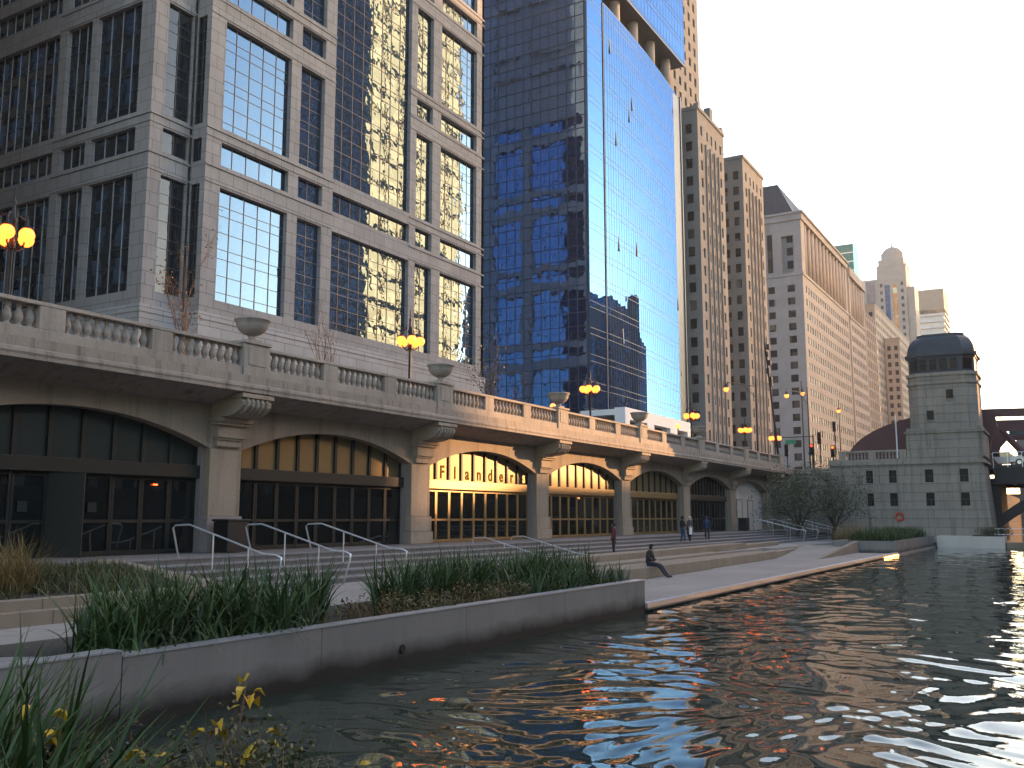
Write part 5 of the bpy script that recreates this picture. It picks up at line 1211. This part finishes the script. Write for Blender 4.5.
def standing(step=.0, armsL=(.24,-.02,1.12,.22,.10,.90), armsR=(.24,-.02,1.12,.22,.08,.88), coat=0.0, head_turn=0):
    J = {'pelvis': ((0,0,.95), (.145,.115)), 'waist': ((0,.0,1.10), (.14,.11)), 'chest': ((0,-.01,1.30), (.165,.125)), 'collar': ((0,-.01,1.42), (.10,.09)), 'neck': ((0,.0,1.49), .055), 'head': ((0,.02,1.60), (.085,.098)), 'crown': ((0,.01,1.675), (.07,.08)), 'nose': ((0,.125,1.595), .012)}
    E = [('pelvis','waist','top'),('waist','chest','top'),('chest','collar','top'),('collar','neck','skin'),('neck','head','skin'),('head','crown','skin'),('head','nose','skin')]
    for s, sg, ar in (('L',-1,armsL),('R',1,armsR)):
        J['sh'+s] = ((sg*.18,-.01,1.385), .07); J['el'+s] = ((sg*ar[0],ar[1],ar[2]), .055); J['wr'+s] = ((sg*ar[3],ar[4],ar[5]), .036)
        E += [('collar','sh'+s,'top'),('sh'+s,'el'+s,'top'),('el'+s,'wr'+s,'top')]
        d = Vector(J['wr'+s][0])-Vector(J['el'+s][0]); hand(J, E, s, 'wr'+s, d, (-sg*.8,.3,-.1) if abs(d.normalized().z) > .6 else (0,0,-1))
        f = step*sg
        J['hip'+s] = ((sg*.09,0,.90), .095); J['kn'+s] = ((sg*.10,.03+f*.5,.50), .066); J['an'+s] = ((sg*.10,-.02+f,.09), .05); J['toe'+s] = ((sg*.12,.15+f,.045), (.045,.04))
        E += [('pelvis','hip'+s,'legs'),('hip'+s,'kn'+s,'legs'),('kn'+s,'an'+s,'legs'),('an'+s,'toe'+s,'shoes')]
    return J, E
cl = lambda n_, c, r=.8: simple(n_, c, r, var=.2, scale=9)
skinm = cl('skin', (.42,.25,.18), .55); shoe = cl('black_shoes', (.012,.012,.012), .5)
mk = lambda top, legs: {'skin': skinm, 'top': top, 'legs': legs, 'shoes': shoe}
J, E = standing(.05)
person('standing person in a dark red top and black trousers, far left of the group', (-19.35,43.0,.6), radians(100), J, E, mk(cl('dark_red_top', (.10,.012,.02)), cl('black_trousers', (.012,.012,.015))), cl('dark_hair', (.015,.01,.008)))
J, E = standing(.08, armsR=(.26,.06,1.14,.16,.26,1.10))
bag = MB(); bag.box(.10,.24,.30,.36,.80,1.10); bag.tube([(.12,.33,1.10),(.17,.33,1.18),(.22,.33,1.10)], .008, 5)
person('person in a black jacket and blue jeans, leftmost of the group of three', (-21.2,57.6,.92), radians(-40), J, E, mk(cl('black_jacket', (.012,.012,.014)), cl('blue_jeans', (.03,.06,.13))), cl('black_hair', (.012,.010,.01)))
pb = person_loc = Vector((-21.2,57.6,.92))
J, E = standing(.06)
coat = MB(); coat.lathe([(.16,.55),(.19,.62),(.185,.85),(.165,1.0),(.17,1.15),(.185,1.3),(.13,1.42)], (0,0,0), 14); coat.v = [(x*1.15, y*.85-.005, z) for x, y, z in coat.v]
person('person with pale hair in a long grey brown coat, middle of the group of three', (-21.25,59.0,.92), radians(70), J, E, mk(cl('grey_brown_coat', (.055,.045,.05)), cl('charcoal_trousers', (.015,.015,.018))), cl('pale_hair', (.42,.36,.28)), [('coat', coat, cl('long_coat', (.055,.045,.05)))])
J, E = standing(.04)
person('person in a navy blue jacket with hood up and dark trousers, rightmost of the group', (-21.6,63.4,.92), radians(15), J, E, mk(cl('navy_jacket', (.018,.035,.085)), cl('dark_trousers', (.014,.015,.02))), cl('navy_hood', (.018,.035,.085)))
t = thing('shopping_bag', 'small white paper bag carried between two of the group', 'bag', (-20.95,58.3,1.55)); m = MB(); m.box(-21.0,-20.88,58.2,58.42,1.50,1.95); m.build('bag_body', M['white_paint'], t, bevel=.01); m = MB(); m.tube([(-20.94,58.24,1.95),(-20.94,58.31,2.08),(-20.94,58.38,1.95)], .008, 5); m.build('handle', M['white_paint'], t)
# seated man on the low ledge, facing the river, legs stretched down to the quay
SZ = .45
J = {'pelvis': ((0,0,.10), (.15,.12)), 'waist': ((0,.02,.27), (.14,.115)), 'chest': ((0,.07,.46), (.17,.13)), 'collar': ((0,.10,.575), (.10,.09)), 'neck': ((0,.14,.645), .055), 'head': ((0,.19,.75), (.088,.10)), 'crown': ((0,.18,.83), (.07,.08)), 'nose': ((0,.295,.74), .012)}
E = [('pelvis','waist','top'),('waist','chest','top'),('chest','collar','top'),('collar','neck','skin'),('neck','head','skin'),('head','crown','skin'),('head','nose','skin')]
for s, sg in (('L',-1),('R',1)):
    J['sh'+s] = ((sg*.19,.08,.54), .072); J['el'+s] = ((sg*.24,.16,.28), .058); J['wr'+s] = ((sg*.12,.34,.235), .038)
    E += [('collar','sh'+s,'top'),('sh'+s,'el'+s,'top'),('el'+s,'wr'+s,'top')]; hand(J, E, s, 'wr'+s, (-sg*.35,.9,-.15), (0,-.2,-1))
    J['hip'+s] = ((sg*.10,.06,.09), .098); J['kn'+s] = ((sg*.12,.50,.06), .07); J['an'+s] = ((sg*.11,.82,-.36), .05); J['toe'+s] = ((sg*.13,1.0,-.40), (.046,.04))
    E += [('pelvis','hip'+s,'legs'),('hip'+s,'kn'+s,'legs'),('kn'+s,'an'+s,'legs'),('an'+s,'toe'+s,'shoes')]
person('man in a black jacket and dark jeans sitting on the low stone ledge', (-15.05,36.75,.62), radians(-90), J, E, mk(cl('black_coat', (.010,.010,.011)), cl('dark_jeans', (.014,.018,.028))), cl('short_dark_hair', (.012,.010,.009)))
